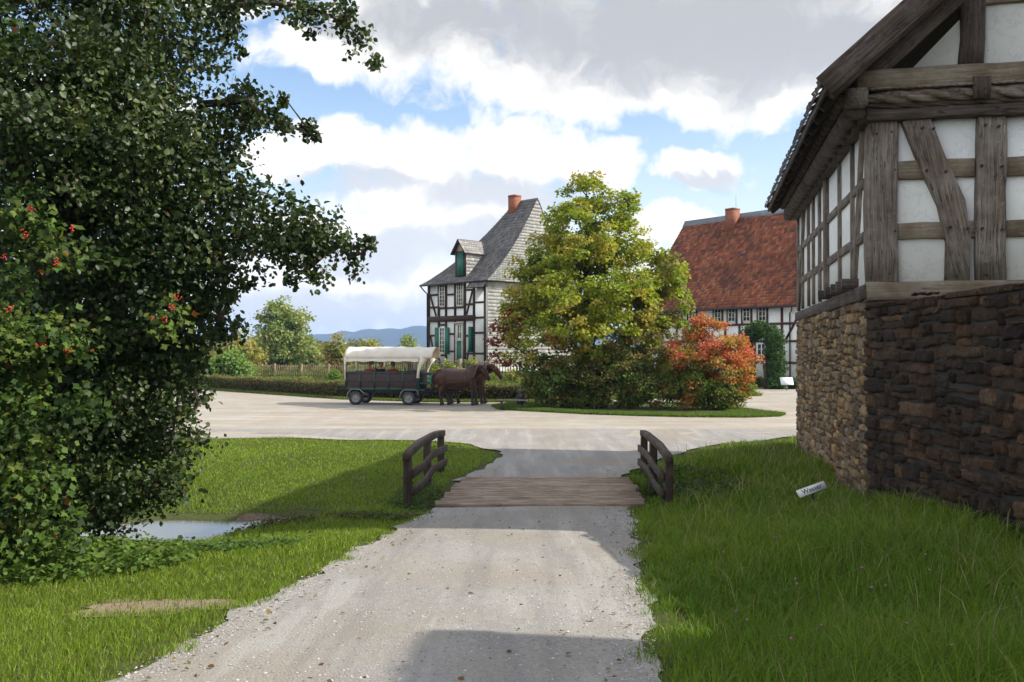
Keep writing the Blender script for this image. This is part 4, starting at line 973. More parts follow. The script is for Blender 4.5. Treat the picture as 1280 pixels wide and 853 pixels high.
# --- trees and bushes far behind
BG = [  # px, py centre list, D, label, palette, clumps
    ('tree', 'round crowned green tree beyond the picket fence, tallest of the far trees', 108, (352, 478), [(350, 400, 24), (335, 405, 18), (372, 400, 18), (350, 430, 34), (325, 440, 20), (375, 435, 24), (352, 385, 14)], [(.17, .20, .06), (.21, .22, .075), (.13, .17, .05)], 230, .36),
    ('tree', 'yellowish spreading tree left of the round crowned tree', 100, (298, 480), [(300, 435, 22), (280, 445, 22), (315, 450, 18), (295, 455, 24)], [(.22, .19, .05), (.19, .18, .05)], 130, .34),
    ('bush', 'bright green bush at the left end of the picket fence', 78, (287, 482), [(280, 460, 20), (300, 465, 15), (262, 462, 18), (290, 450, 14)], [(.12, .19, .045), (.15, .21, .05)], 120, .24),
    ('tree', 'thin green tree right of the round crowned tree', 115, (387, 470), [(385, 432, 11), (390, 445, 14), (380, 450, 12)], [(.14, .16, .06)], 60, .34),
    ('tree', 'slender orange tinted young tree behind the fence', 92, (423, 475), [(423, 422, 7), (420, 438, 11), (430, 448, 12), (413, 450, 9)], [(.25, .19, .06), (.16, .18, .06)], 60, .28),
    ('bush', 'olive bush above the rear of the wagon', 90, (465, 475), [(465, 433, 9), (460, 442, 11), (472, 446, 10), (452, 449, 8)], [(.16, .19, .05), (.22, .21, .06)], 50, .26),
    ('bush', 'small green tree above the middle of the wagon canopy', 90, (512, 475), [(513, 424, 6), (512, 436, 9), (505, 445, 9), (520, 445, 8)], [(.16, .20, .05)], 44, .26),
    ('tree', 'low wooded clump behind the far left bushes', 150, (240, 470), [(250, 440, 16), (225, 438, 20), (270, 446, 14), (190, 436, 24), (140, 438, 26)], [(.13, .13, .05), (.16, .15, .05)], 130, .5),
]
for i, (nm, lb, D, (bx, by), bl, pal, nc, ls) in enumerate(BG):
    b0 = P(bx, by, D); b0[2] = 0; top = min(bl, key=lambda q: q[1]); tp = P(top[0], top[1], D)
    make_tree('background_tree' if nm == 'tree' else 'background_bush', lb, nm, b0, [b0, (b0+tp)/2+np.array([.1, 0, 0]), tp], .22, [pb(a, b, D, r) for a, b, r in bl], nc, 34, .045*math.sqrt(D)*.9, ls, [tuple(1.45*q for q in c) for c in pal], M_leaf2, 80+i, shell=.3, nlimb=7, limb_r=.35)
# distant wood edge: one mass
def woods():
    rg = np.random.default_rng(5); N = 26000
    a = rg.random(N); px = -600+a*2500; D = 190+rg.random(N)*50
    h = (5+2.5*np.sin(px*.021)+1.6*np.sin(px*.057+1)+1.0*np.sin(px*.13))*.62; zz = rg.random(N)**.7*h
    pos = np.stack([(px-640)/F*D, D, zz], -1)
    pal = np.array([(.10, .12, .045), (.15, .15, .05), (.08, .11, .04), (.18, .14, .05)]); col = pal[(np.floor(px/23).astype(int)*7) % 4]*(1+rg.uniform(-.3, .3, (N, 1)))
    o = link('distant_woods', leaves_mesh('distant_woods', pos, rg.normal(size=(N, 3))+np.array([0, -.5, .6]), rg.normal(size=(N, 3)), 1.1*rg.uniform(.6, 1.3, N), col, LT4, LF4), M_leaf2)
    tag(o, kind='stuff')
woods()

# --- clipped hedges
def hedge(name, label, pts, w, h, seed, dens=420, pal=((.045, .06, .02), (.06, .075, .022), (.10, .075, .03)), top=((.12, .12, .04),), ls=.06, group=None, gh=None):
    rg = np.random.default_rng(seed); P_, N_, C_ = [], [], []
    t = thing(name, (pts[0][0], pts[0][1], 0), label, 'hedge', group); core = MB(); stems = None
    for (x0, y0), (x1, y1) in zip(pts[:-1], pts[1:]):
        L = math.hypot(x1-x0, y1-y0); d = np.array([x1-x0, y1-y0, 0])/L; n = np.array([d[1], -d[0], 0]); n = n if n[1] < 0 else -n
        M = Matrix(((d[0], n[0], 0, x0), (d[1], n[1], 0, y0), (0, 0, 1, 0), (0, 0, 0, 1))); g0 = float(gz(x0, y0))
        core.box(0, L, -w/2+.12, w/2-.12, g0, g0+h-.12, M)
        m = int(L*dens); k = rg.random(m); u = rg.random(m)*L; side = k < .6
        off = np.where(side, w/2*np.where(rg.random(m) < .8, 1, -1), (rg.random(m)-.5)*w)+rg.normal(size=m)*.04
        z = np.where(side, rg.random(m)*h, h+rg.normal(size=m)*.03)+.05*np.sin(u*1.3)
        P_.append(np.array([x0, y0, 0])+d*u[:, None]+n*off[:, None]+np.stack([0*z, 0*z, g0+z], -1)); N_.append(np.where(side[:, None], n, np.array([0, 0, 1.]))); 
        pa, tp = np.array(pal), np.array(top); C_.append(np.where(side[:, None], pa[rg.integers(len(pa), size=m)], tp[rg.integers(len(tp), size=m)]))
    core.build('hedge_core', mat_simple('hedge_core', (.02, .022, .01), .95, .3, 5), t)
    P_, N_, C_ = map(np.concatenate, (P_, N_, C_)); m = len(P_)
    link('foliage', leaves_mesh('foliage', P_, N_*.6+rg.normal(size=(m, 3))*.7, rg.normal(size=(m, 3)), ls*rg.uniform(.7, 1.6, m), C_*(1+rg.uniform(-.35, .35, (m, 1))), LT4, LF4), M_leaf2, t)
hedge('clipped_hedge', 'low clipped hedge with brownish sides along the far edge of the gravel square', [(-26, 66), (-20, 62.2), (-9, 50.6), (-4, 47.9), (4.5, 47.9)], .9, .85, 3, dens=620, ls=.085,
      pal=((.10, .085, .035), (.075, .08, .028), (.13, .10, .045)), top=((.17, .17, .055), (.14, .13, .05)))

# ------------------------------------------------------------------ grass
def blades(name, pos, h, w, col, lean=.45, kind='stuff', seed=1, mat=None, wind=(0.12, 0), push=None):
    rg = np.random.default_rng(seed); n = len(pos); a = rg.random(n)*2*math.pi
    side = np.stack([np.cos(a), np.sin(a), 0*a], -1); b = rg.random(n)*2*math.pi; ln = lean*rg.random(n)**.7
    ld = np.stack([np.cos(b)*ln+wind[0], np.sin(b)*ln+wind[1], 0*b], -1)
    if push is not None: ld = ld*.6+np.stack([push[0], push[1], 0*b], -1)*.28; ln = np.minimum(1.2, np.linalg.norm(ld, axis=1))
    hh = h[:, None]; up = np.array([0, 0, 1.])
    p1 = pos+up*hh*.5+ld*hh*.30; p2 = pos+up*hh*(.98-.35*ln[:, None])+ld*hh*1.05
    V = np.stack([pos-side*w[:, None]*.5, pos+side*w[:, None]*.5, p1+side*w[:, None]*.4, p1-side*w[:, None]*.4, p2], 1)
    off = (np.arange(n)*5)[:, None]; L = (off+np.array([0, 1, 2, 3, 3, 2, 4])[None]).ravel(); T = np.tile([4, 3], n)
    cc = np.repeat(col[:, None, :], 5, 1)
    o = link(name, np_mesh(name, V.reshape(-1, 3), L, T, cc.reshape(-1, 3)), mat or M_grass); tag(o, kind=kind); return o
def tufted(X, Y, rg, frac, spread, ntuft):
    n = len(X); ti = rg.integers(n, size=ntuft); k = rg.random(n) < frac; a = rg.integers(ntuft, size=n)
    # nearest-by-index keeps the density: each blade joins a tuft that lies close in the sorted rows
    o = np.argsort(Y[ti]); ty = Y[ti][o]; tx_ = X[ti][o]; j = np.searchsorted(ty, Y); best = np.full(n, 9.); bx = X.copy(); by = Y.copy()
    for d in range(-14, 15):
        q = np.clip(j+d, 0, ntuft-1); dd = np.hypot(tx_[q]-X, ty[q]-Y); m = dd < best; best[m] = dd[m]; bx[m] = tx_[q][m]; by[m] = ty[q][m]
    k &= best < spread*6
    dx, dy = rg.normal(size=n)*spread, rg.normal(size=n)*spread
    return np.where(k, bx+dx, X), np.where(k, by+dy, Y), k, np.where(k, dx/spread, 0), np.where(k, dy/spread, 0)
def vnoise(X, Y, s, seed):
    r = np.random.default_rng(seed); ph = r.random(8)*6.28; k = r.normal(size=(8, 2))*s; v = 0
    for i in range(8): v = v+np.sin(X*k[i, 0]+Y*k[i, 1]+ph[i])
    return v/8*1.6
def gcol(n, X, Y, rg, base, alt, dry=.04):
    v = np.clip(vnoise(X, Y, 1.1, 3)*.55+.5+vnoise(X, Y, 5, 8)*.25+rg.normal(size=n)*.25, 0, 1)[:, None]
    c = np.array(base)*(1-v)+np.array(alt)*v; c = c*(1+rg.uniform(-.3, .3, (n, 1))); d = rg.random(n) < dry; c[d] = np.array((.24, .20, .08))*rg.uniform(.6, 1.1, (d.sum(), 1)); return c
def in_soil(X, Y): return (((X+3.1)/.66)**2+((Y-8.25)/.33)**2) < 1+.6*vnoise(X, Y, 4, 9)
def scatter(y0, y1, dens_fn, xl, xr, rg, frac=1.):
    Xs, Ys = [], []; y = y0
    while y < y1:
        dy = .25 if y < 12 else .5; a, b = xl(y), xr(y); a = max(a, -.57*y-1.0); b = min(b, .57*y+1.0)
        if b > a:
            n = int(dens_fn(y)*(b-a)*dy*frac); Xs.append(a+rg.random(n)*(b-a)); Ys.append(y+rg.random(n)*dy)
        y += dy
    return np.concatenate(Xs), np.concatenate(Ys)
dens = lambda y: 2600*min(1, (6.5/y)**1.35)
def grass_left():
    rg = np.random.default_rng(31)
    xr = lambda y: float(pathL(y)+.10+.09*math.sin(y*3.1)+.07*math.sin(y*7.7+1) if y < 16.6 else np.interp(y, [16.6, 20, 21, 23.6, 25, 26.5, 28, 28.6], [-1.35, -1.3, -1.0, -.35, -.45, -1.2, -4, -12]))
    X, Y = scatter(3.8, 28.6, dens, lambda y: -14, xr, rg)
    edge = np.array([xr(v) for v in np.arange(3.5, 29.5, .05)])[np.clip(((Y-3.5)/.05).astype(int), 0, 519)]
    near_e = np.clip((edge-X)/.14, 0, 1)
    nz_ = gz(X, Y); keep = (nz_ > WZ+.06) & ~(in_soil(X, Y) & (rg.random(len(X)) < .86)) & (rg.random(len(X)) < .12+.9*near_e+.25*vnoise(X, Y, 3, 5))
    X, Y, nz_ = X[keep], Y[keep], nz_[keep]; near_e = near_e[keep]
    n = len(X); bank = np.exp(-((Y-np.interp(X, [-12, -5, -2.5, 0], [14., 15.1, 16.8, 18.3])+1.2)/.9)**2)
    h = (.055+.05*rg.random(n)+.035*np.clip(vnoise(X, Y, .9, 6), 0, 1)+.10*bank*rg.random(n))*(.6+.4*near_e)*np.clip(1.0+.15*(8-Y)/4, .8, 1.25)
    w = (.0045+.0035*rg.random(n))*np.clip(Y/6.5, 1, 3.5)
    col = gcol(n, X, Y, rg, (.14, .21, .018), (.20, .27, .028), .05)
    blades('grass', np.stack([X, Y, nz_-.005], -1), h, w, col, .8, seed=41)
grass_left()
def grass_right():
    rg = np.random.default_rng(32)
    xl = lambda y: float(pathR(y)-.08+.09*math.sin(y*2.7)+.07*math.sin(y*8.3+2) if y < 16.6 else np.interp(y, [16.6, 20, 21, 23.5, 25, 28, 29], [2.25, 2.3, 2.6, 3.8, 4.9, 8.1, 11]))
    wallx = lambda y: float(np.interp(y, [-4, 14, 24.4, 24.6, 30], [5.0, 5.3, 7.4, 14, 14]))
    X, Y = scatter(3.8, 28.8, lambda y: dens(y)*.95, xl, wallx, rg)
    edge = np.array([xl(v) for v in np.arange(3.5, 29.5, .05)])[np.clip(((Y-3.5)/.05).astype(int), 0, 519)]
    ne = np.clip((X-edge)/.4, 0, 1); keep = rg.random(len(X)) < .15+.85*ne+.3*vnoise(X, Y, 3, 15); X, Y, ne = X[keep], Y[keep], ne[keep]
    eg = edge[keep]; X, Y, tk, px_, py_ = tufted(X, Y, rg, .6, .055, 2600); ok_ = (X < np.interp(Y, [-4, 14, 24.4, 24.6, 30], [4.95, 5.25, 7.3, 14, 14])); X, Y, tk, px_, py_, eg, ne = X[ok_], Y[ok_], tk[ok_], px_[ok_], py_[ok_], eg[ok_], ne[ok_]
    n = len(X); tall = np.clip((X-eg)/1.6, 0, 1)*np.interp(Y, [0, 22, 27], [1, 1, .3])
    h = (.07+.05*rg.random(n))+tall*(.10+.16*rg.random(n))*(.75+.6*np.clip(vnoise(X, Y, 1.2, 16), -.5, 1)); w = (.005+.004*rg.random(n))*np.clip(Y/6.5, 1, 3.2)
    h = h*np.where(tk, 1.25, .8)
    col = gcol(n, X, Y, rg, (.10, .18, .015), (.19, .265, .030), .06)
    blades('tall_grass', np.stack([X, Y, gz(X, Y)-.01], -1), h, w, col, 1.0, seed=42, push=(px_, py_))
    # seed stalks
    m = 1500; Y2 = 5+20*rg.random(m)**1.0; f = rg.random(m)**.7; X2 = np.array([xl(v)+.5+(wallx(v)-xl(v)-.6)*g for v, g in zip(Y2, f)]); k = np.abs(X2) < .57*Y2+.5; X2, Y2 = X2[k], Y2[k]; m = len(X2)
    c = np.array([(.34, .29, .15)])*rg.uniform(.5, 1.3, (m, 1)); blades('grass_stalks', np.stack([X2, Y2, gz(X2, Y2)], -1), .22+.38*rg.random(m), np.full(m, .006)*np.clip(Y2/9, 1, 2.2), c, 1.1, seed=43)
grass_right()
def weeds():
    rg = np.random.default_rng(33)
    # broad-leaved weeds (nettles, goutweed) at the foot of the big tree and on the right bank
    def patchw(name, cx, cyy, rx, ry, n, hmax, pal, ls):
        a = rg.random(n)*6.283; r = np.sqrt(rg.random(n)); X = cx+rx*r*np.cos(a); Y = cyy+ry*r*np.sin(a); k = 7
        hh = hmax*(.4+.6*rg.random(n))*(1-.5*r); Xr = np.repeat(X, k); Yr = np.repeat(Y, k); H = np.repeat(hh, k)*rg.uniform(.3, 1, n*k)
        pos = np.stack([Xr, Yr, gz(Xr, Yr)+H], -1)+rg.normal(size=(n*k, 3))*np.array([.05, .05, .01]); pal = np.array(pal)
        col = pal[rg.integers(len(pal), size=n)].repeat(k, 0)*(1+rg.uniform(-.3, .3, (n*k, 1)))
        o = link(name, leaves_mesh(name, pos, rg.normal(size=(n*k, 3))*.45+np.array([0, -.1, 1.]), rg.normal(size=(n*k, 3)), ls*rg.uniform(.6, 1.3, n*k), col, LT6, LF6), M_leaf2); tag(o, kind='stuff')
    patchw('ground_cover', -5.4, 10.6, 1.7, 1.2, 800, .46, [(.085, .15, .025), (.11, .18, .03), (.13, .19, .04)], .07)
    patchw('ground_cover', -4.3, 12.4, 1.6, .7, 300, .25, [(.07, .13, .022), (.09, .15, .03)], .06)
    patchw('ground_cover', 3.6, 18.6, .9, 2.3, 420, .40, [(.055, .10, .02), (.075, .125, .025)], .07)
    patchw('ground_cover', -1.75, 17.6, .5, 1.6, 170, .30, [(.055, .10, .02), (.075, .125, .025)], .06)
    patchw('ground_cover', -2.3, 15.3, .8, .4, 200, .18, [(.07, .12, .022), (.11, .10, .03)], .05)
    patchw('ground_cover', -3.75, 14.85, .75, .18, 190, .26, [(.10, .09, .03), (.13, .10, .04), (.07, .10, .025)], .045)
    patchw('ground_cover', 3.9, 6.5, 1.0, 1.6, 120, .16, [(.06, .12, .02)], .06)
    # clover heads
    n = 22; Y = 5+5.5*rg.random(n); X = 1.5+rg.random(n)*3.0
    for x, y in zip(X, Y):
        if abs(x) > .55*y: continue
        z = float(gz(x, y))+.16+.1*rg.random(); mbf.add(*ico(x, y, z, .011))
mbf = MB()
def ico(x, y, z, r):
    bm = bmesh.new(); bmesh.ops.create_icosphere(bm, subdivisions=1, radius=r, matrix=Matrix.Translation((x, y, z)))
    V = [v.co.copy() for v in bm.verts]; Fs = [tuple(v.index for v in f.verts) for f in bm.faces]; bm.free(); return V, Fs
weeds(); mbf.build('clover_flowers', mat_simple('clover', (.38, .14, .24), .8, .2, 30), None, kind='stuff')
# loose stones on the track
def pebbles():
    rg = np.random.default_rng(35); n = 14000; Y = 4.6+rg.random(n)**1.4*12; u = rg.random(n); e = rg.random(n) < .4
    u = np.where(e, np.where(rg.random(n) < .5, .08*rg.random(n), 1-.08*rg.random(n)), u)
    X = pathL(Y)*(1-u)+pathR(Y)*u+rg.normal(size=n)*.03; r = .004+.009*rg.random(n)**3
    base = np.array([(1, 0, 0), (.3, .9, 0), (-.8, .5, 0), (-.7, -.6, 0), (.4, -.9, 0), (0, 0, .75)])
    a = rg.random(n)*6.28; ca, sa = np.cos(a), np.sin(a)
    V = np.stack([base[None, :, 0]*ca[:, None]-base[None, :, 1]*sa[:, None], (base[None, :, 0]*sa[:, None]+base[None, :, 1]*ca[:, None]), np.repeat(base[None, :, 2], n, 0)], -1)*r[:, None, None]*rg.uniform(.7, 1.3, (n, 1, 3))
    Z = (-1.7-.067*Y+E)+.022+.02*np.sin(np.clip(u, 0, 1)*math.pi)
    V = V+np.stack([X, Y, Z], -1)[:, None]; fl = np.array([0, 1, 5, 1, 2, 5, 2, 3, 5, 3, 4, 5, 4, 0, 5]); L = ((np.arange(n)*6)[:, None]+fl[None]).ravel()
    c = np.array([(.40, .37, .34)])*rg.uniform(.45, 1.35, (n, 1))
    tag(link('loose_gravel', np_mesh('loose_gravel', V.reshape(-1, 3), L, np.full(5*n, 3), np.repeat(c, 6, 0)), mat_simple('pebble', (.95, .95, .95), .9, .1, 20, .1, attr=True)), kind='stuff')
pebbles()
def litter():
    rg = np.random.default_rng(38); n = 420; Y = 5+rg.random(n)**1.3*17; u = rg.random(n); u = np.where(rg.random(n) < .6, np.where(rg.random(n) < .6, u*.15, 1-u*.15), u); X = pathL(Y)*(1-u)+pathR(Y)*u
    z = np.where(Y < 16.5, -1.7-.067*Y+E, gz(X, Y))+.045; pal = np.array([(.20, .11, .04), (.26, .19, .06), (.13, .07, .03), (.12, .13, .04)])
    tag(link('fallen_leaves', leaves_mesh('fallen_leaves', np.stack([X, Y, z], -1), rg.normal(size=(n, 3))*.3+np.array([0, 0, 1.]), rg.normal(size=(n, 3)), .045*rg.uniform(.5, 1.3, n), pal[rg.integers(4, size=n)], LT6, LF6), M_leaf2), kind='stuff')
litter()
# grass island
def island():
    pts = [(-.6, 40.8), (.8, 39.6), (3, 37.8), (5, 36.8), (7, 36.2), (9, 36.0), (10.4, 36.6), (10.9, 37.6), (10.4, 39.4), (9.8, 42), (8.5, 45), (4, 46), (0, 45.4), (-.9, 43)]
    c = np.array([4.8, 41.2]); rings = []
    p = np.array(pts); d = np.vstack([p, p[:1]]); t = np.linspace(0, len(pts), 90); px = np.interp(t, range(len(d)), d[:, 0]); py = np.interp(t, range(len(d)), d[:, 1])
    for r in (0, .4, .8, .93, 1.0):
        rings.append(np.stack([c[0]+(px-c[0])*r, c[1]+(py-c[1])*r, np.full_like(px, (.09 if r < .9 else .07 if r < .99 else .016))], -1))
    grid_obj('grass_island', np.stack(rings, 0), M_ground, 'structure')
    rg = np.random.default_rng(36); n = 60000; k = rg.random(n)**.5; q = rg.random(n)*(len(pts)); ex = np.interp(q, range(len(d)), d[:, 0]); ey = np.interp(q, range(len(d)), d[:, 1]); k = .70+.31*rg.random(n)
    X = c[0]+(ex-c[0])*k; Y = c[1]+(ey-c[1])*k; n = len(X)
    blades('island_grass', np.stack([X, Y, np.full(n, .04)], -1), .08+.08*rg.random(n), np.full(n, .025), gcol(n, X, Y, rg, (.09, .15, .022), (.12, .18, .03)), .8, seed=44)
    # strips of grass in front of the hedge and rough garden behind it
    n = 46000; u = rg.random(n); X = -24+u*29; hy = np.interp(X, [-26, -20, -9, -4, 5], [66, 62.2, 50.6, 47.9, 47.9]); Y = hy-.55-rg.random(n)*.9
    blades('verge_grass', np.stack([X, Y, np.full(n, .0)], -1), .10+.12*rg.random(n), np.full(n, .035), gcol(n, X, Y, rg, (.11, .17, .03), (.16, .21, .04)), .8, seed=45)
    n = 60000; X = -30+rg.random(n)*44; hy = np.interp(X, [-30, -26, -20, -9, -4, 5, 14], [68, 66, 62.2, 50.6, 47.9, 47.9, 52]); Y = hy+.7+rg.random(n)**1.3*(np.where(X > -9, 15, 22))
    inh = (X > -6.5) & (Y > 66) ; X, Y = X[~inh], Y[~inh]; n = len(X)
    blades('garden_plants', np.stack([X, Y, gz(X, Y)], -1), .25+.45*rg.random(n)*np.clip(.6+vnoise(X, Y, .8, 21), .3, 1.5), np.full(n, .06), gcol(n, X, Y, rg, (.12, .18, .035), (.20, .22, .05), .08), .9, seed=46)
    # meadow beyond the fence
    n = 30000; X = -70+rg.random(n)*140; Y = 84+rg.random(n)**1.5*90
    blades('meadow_grass', np.stack([X, Y, 0*X], -1), .3+.4*rg.random(n), np.full(n, .12), gcol(n, X, Y, rg, (.14, .18, .04), (.19, .20, .05)), .8, seed=47)
island()
# shrubs near the hedge and in the cottage garden
k = 0
for (px, py, D, r, lb) in ((383, 478, 58, 9, 'small bright green shrub growing out of the hedge, left of the wagon'), (395, 488, 55, 8, 'light green weedy shrub in front of the hedge beside the wagon rear'), (418, 468, 66, 6, 'small round bush between hedge and fence'), (425, 493, 52, 6, 'low leafy weed at the hedge foot next to the wagon')):
    make_tree('garden_shrub', lb, 'shrub', P(px, 437+F*E/D, D), None, 0, [pb(px, py, D, r), pb(px+r*.6, py+r*.5, D, r*.6), pb(px-r*.6, py+r*.6, D, r*.6)], 40, 26, .12, .12, [(.15, .24, .045), (.18, .26, .05)], M_leaf2, 120+k, shell=.3); k += 1
for (px, D, top, w, lb) in ((560, 64, 452, 9, 'tall yellow green plant in front of the slate house door'), (590, 63.5, 448, 8, 'tall flowering plant by the right corner of the slate house'), (545, 66, 456, 9, 'leafy plant by the left corner of the slate house'), (612, 62, 458, 12, 'bright yellow green plant below the slate hung wall'), (640, 62, 462, 12, 'low bright plant between the slate wall and the maple'), (575, 62, 460, 8, 'low yellow green plant behind the near horse')):
    zb = 437+F*(E-float(gz((px-640)/F*D, D)))/D
    bl = [pb(px, y, D, w*.75) for y in np.linspace(top+w*.6, zb-4, 4)]
    make_tree('garden_plant', lb, 'plant', P(px, zb, D), None, 0, bl, 46, 16, .14, .15, [(.22, .25, .05), (.17, .23, .05), (.28, .25, .06)], M_leaf2, 140+k, shell=.2); k += 1

# --- ivy arch
def ivy():
    D = 62.; base = P(957, 437+F*E/D, D)
    t = thing('ivy_arch', tuple(base), 'tall rounded arch covered in dark green ivy by the farmhouse', 'plant arch')
    mb = MB(); mb.tube([P(957, 487, D), P(956, 440, D)], .13, 8); mb.build('post', M_bark, t)
    mb = MB(); mb.tube([P(934, 487, D+1), P(935, 440, D+1)], .13, 8); mb.build('post', M_bark, t)
    rg = np.random.default_rng(77)
    bl = [pb(969, y, D, 11.5) for y in (478, 466, 454, 442, 430)]+[pb(965, 420, D, 12), pb(955, 414, D+.3, 11), pb(945, 414, D+.6, 10.5), pb(936, 420, D+1, 9)]+[pb(935, y, D+1, 6) for y in (432, 444, 456, 468, 480)]
    pos, out, ci, cen = crown(bl, 330, 44, .14, rg, .75, .9); n = len(pos)
    pal = np.array([(.045, .095, .022), (.06, .12, .028), (.035, .075, .02)])
    link('foliage', leaves_mesh('foliage', pos, out+rg.normal(size=(n, 3))*.5, rg.normal(size=(n, 3)), .14*rg.uniform(.6, 1.3, n), pal[rg.integers(3, size=n)]*(1+rg.uniform(-.3, .3, (n, 1))), LT4, LF4), M_leaf2, t)
ivy()
make_tree('low_bush', 'low green bush beside the foot of the ivy arch', 'bush', P(987, 487, 63), None, 0, [pb(985, 478, 63, 8), pb(995, 480, 63, 8), pb(1005, 478, 63, 8)], 50, 34, .14, .13, [(.06, .11, .03), (.05, .09, .02)], M_leaf2, 160, shell=.4)
make_tree('low_bush', 'small green bush in front of the farmhouse wall, left of the ivy arch', 'bush', P(948, 486, 66), None, 0, [pb(946, 478, 66, 7), pb(952, 480, 66, 6)], 40, 34, .13, .13, [(.10, .12, .03), (.16, .10, .03)], M_leaf2, 161, shell=.4)

# ------------------------------------------------------------------ wooden bridge
BZ = -2.765+E
br = thing('wooden_bridge', (.5, 18.2, BZ), 'low plank bridge with dark wooden railings on both sides of the track', 'bridge')
y = 16.55; k = 0
while y < 19.98:
    w = random.uniform(.20, .27); l = lambda yy: -1.36+(yy-16.5)*.10+random.uniform(-.05, .05)
    beam('plank', [(l(y), y+w/2, BZ+random.uniform(-.004, .006)), (2.36+(y-16.5)*.05+random.uniform(-.05, .05), y+w/2, BZ+random.uniform(-.004, .006))], w-.03, .07, (0, 0, 1), M_plank, br, jit=.003, seg=.6); y += w
for x in (-1.0, .5, 2.0): beam('bridge_girder', [(x, 16.3, BZ-.17), (x, 20.2, BZ-.17)], .22, .24, (0, 0, 1), M_oakd, br)
def railing(pts, sgn):
    posts = [pts[0], tuple((a+b)/2+c for a, b, c in zip(pts[0], pts[1], (.0, .2, 0))), pts[1]]
    tops = [.0, .07, .03]; inn = Vector((-sgn, 0, 0)); P3 = []
    for (x, yy, zt), dz in zip(posts, tops):
        zg = float(gz(x, yy))-.3
        beam('post', [(x, yy, zg), (x+sgn*.015, yy, zt+dz-.06)], .15, .15, (0, -1, 0), M_rail, br, jit=.004); P3.append((x, yy, zt+dz))
    a, b, c = [Vector(p) for p in P3]; d = (c-a).normalized()
    beam('handrail', [a-d*.22-Vector((0, 0, .05)), a-Vector((0, 0, .0)), (a+b)/2+Vector((0, 0, .035)), b, (b+c)/2+Vector((0, 0, .02)), c, c+d*.2-Vector((0, 0, .01))], .13, .13, (0, 0, 1), M_rail, br, jit=.004, seg=.5)
    for nm, f, wv in (('middle_rail', .40, .03), ('lower_rail', .76, .05)):
        q = [p+Vector((-sgn*.10, 0, -f*.86)) for p in (a, b, c)]
        beam(nm, [q[0]-d*.12, q[0].lerp(q[1], .5)-Vector((0, 0, wv)), q[1]+Vector((0, 0, wv*.6)), q[2]+d*.12], .05, .15, (0, 0, 1), M_rail, br, jit=.003, seg=.6)
railing([(-1.82, 16.5, E-1.83), (-1.60, 21.3, E-1.93)], -1)
railing([(2.74, 16.5, E-1.88), (2.98, 21.3, E-1.93)], 1)

# ------------------------------------------------------------------ fences
M_fence = mat_wood('fence_wood', (.14, .105, .055), (.40, .33, .20), sc=1)
def picket_fence(name, label, pts, h, bay, step, pw, gzv=True, cat='fence', mat=M_fence, n_rail=2):
    t = thing(name, (pts[0][0], pts[0][1], float(gz(*pts[0]))), label, cat)
    for (x0, y0), (x1, y1) in zip(pts[:-1], pts[1:]):
        L = math.hypot(x1-x0, y1-y0); nb = max(1, round(L/bay)); d = Vector((x1-x0, y1-y0, 0))/L; n = Vector((d.y, -d.x, 0)); 
        if n.y > 0: n = -n
        for i in range(nb+1):
            q = Vector((x0, y0, 0))+d*(L*i/nb); q.z = float(gz(q.x, q.y)); beam('post', [q+n*.07-Vector((0, 0, .3)), q+n*.07+Vector((0, 0, h+.03))], .18, .16, n, mat, t)
            if i == nb: break
            mb = MB(); q2 = Vector((x0, y0, 0))+d*(L*(i+1)/nb); q2.z = float(gz(q2.x, q2.y)); m = int((q2-q).length/step)
            for j in range(m):
                c = q.lerp(q2, (j+.5)/m); hh = h-.05+random.uniform(-.04, .02)
                M = Matrix(((d.x, n.x, 0, c.x), (d.y, n.y, 0, c.y), (0, 0, 1, c.z), (0, 0, 0, 1)))
                mb.add([M @ Vector(v) for v in ((-pw/2, 0, .1), (pw/2, 0, .1), (pw/2, 0, hh-.06), (0, 0, hh), (-pw/2, 0, hh-.06), (-pw/2, .025, .1), (pw/2, .025, .1), (pw/2, .025, hh-.06), (0, .025, hh), (-pw/2, .025, hh-.06))],
                       [(0, 1, 2, 3, 4), (9, 8, 7, 6, 5), (0, 5, 6, 1), (1, 6, 7, 2), (2, 7, 8, 3), (3, 8, 9, 4), (4, 9, 5, 0)])
            mb.build('picket_panel', mat, t)
            for f in ((.30, .82) if n_rail == 2 else (.95,)): beam('rail', [q+Vector((0, 0, h*f))-n*.03, q2+Vector((0, 0, h*f))-n*.03], .09, .05, n, mat, t)
picket_fence('picket_fence', 'long weathered wooden picket fence behind the hedge and the wagon', [(-22.6, 80.5), (-8.2, 77.5)], 1.42, 2.6, .16, .075)
picket_fence('garden_fence', 'pale low rail fence with thin pickets in front of the slate roofed house', [(-7.2, 70.2), (-3.6, 66.0), (.6, 63.6)], 1.15, 2.0, .22, .05, mat=mat_wood('pale_fence', (.20, .17, .11), (.42, .37, .26)))

# ------------------------------------------------------------------ wood pile by the left trees
wp = thing('log_pile', (-23.2, 66, 0), 'stack of cut firewood logs at the far left edge of the gravel', 'log pile')
mlog = mat_simple('cut_log', (.52, .34, .17), .9, .3, 8)
for i in range(7):
    for j in range(9-i % 2):
        c = Vector((-25.5+j*.36+(i % 2)*.18, 66, .16+i*.31)); mb = MB(); r = random.uniform(.13, .175); mb.tube([c+Vector((0, -.5, 0)), c+Vector((0, .5, 0))], r, 9); mb.build('log', mlog, wp)

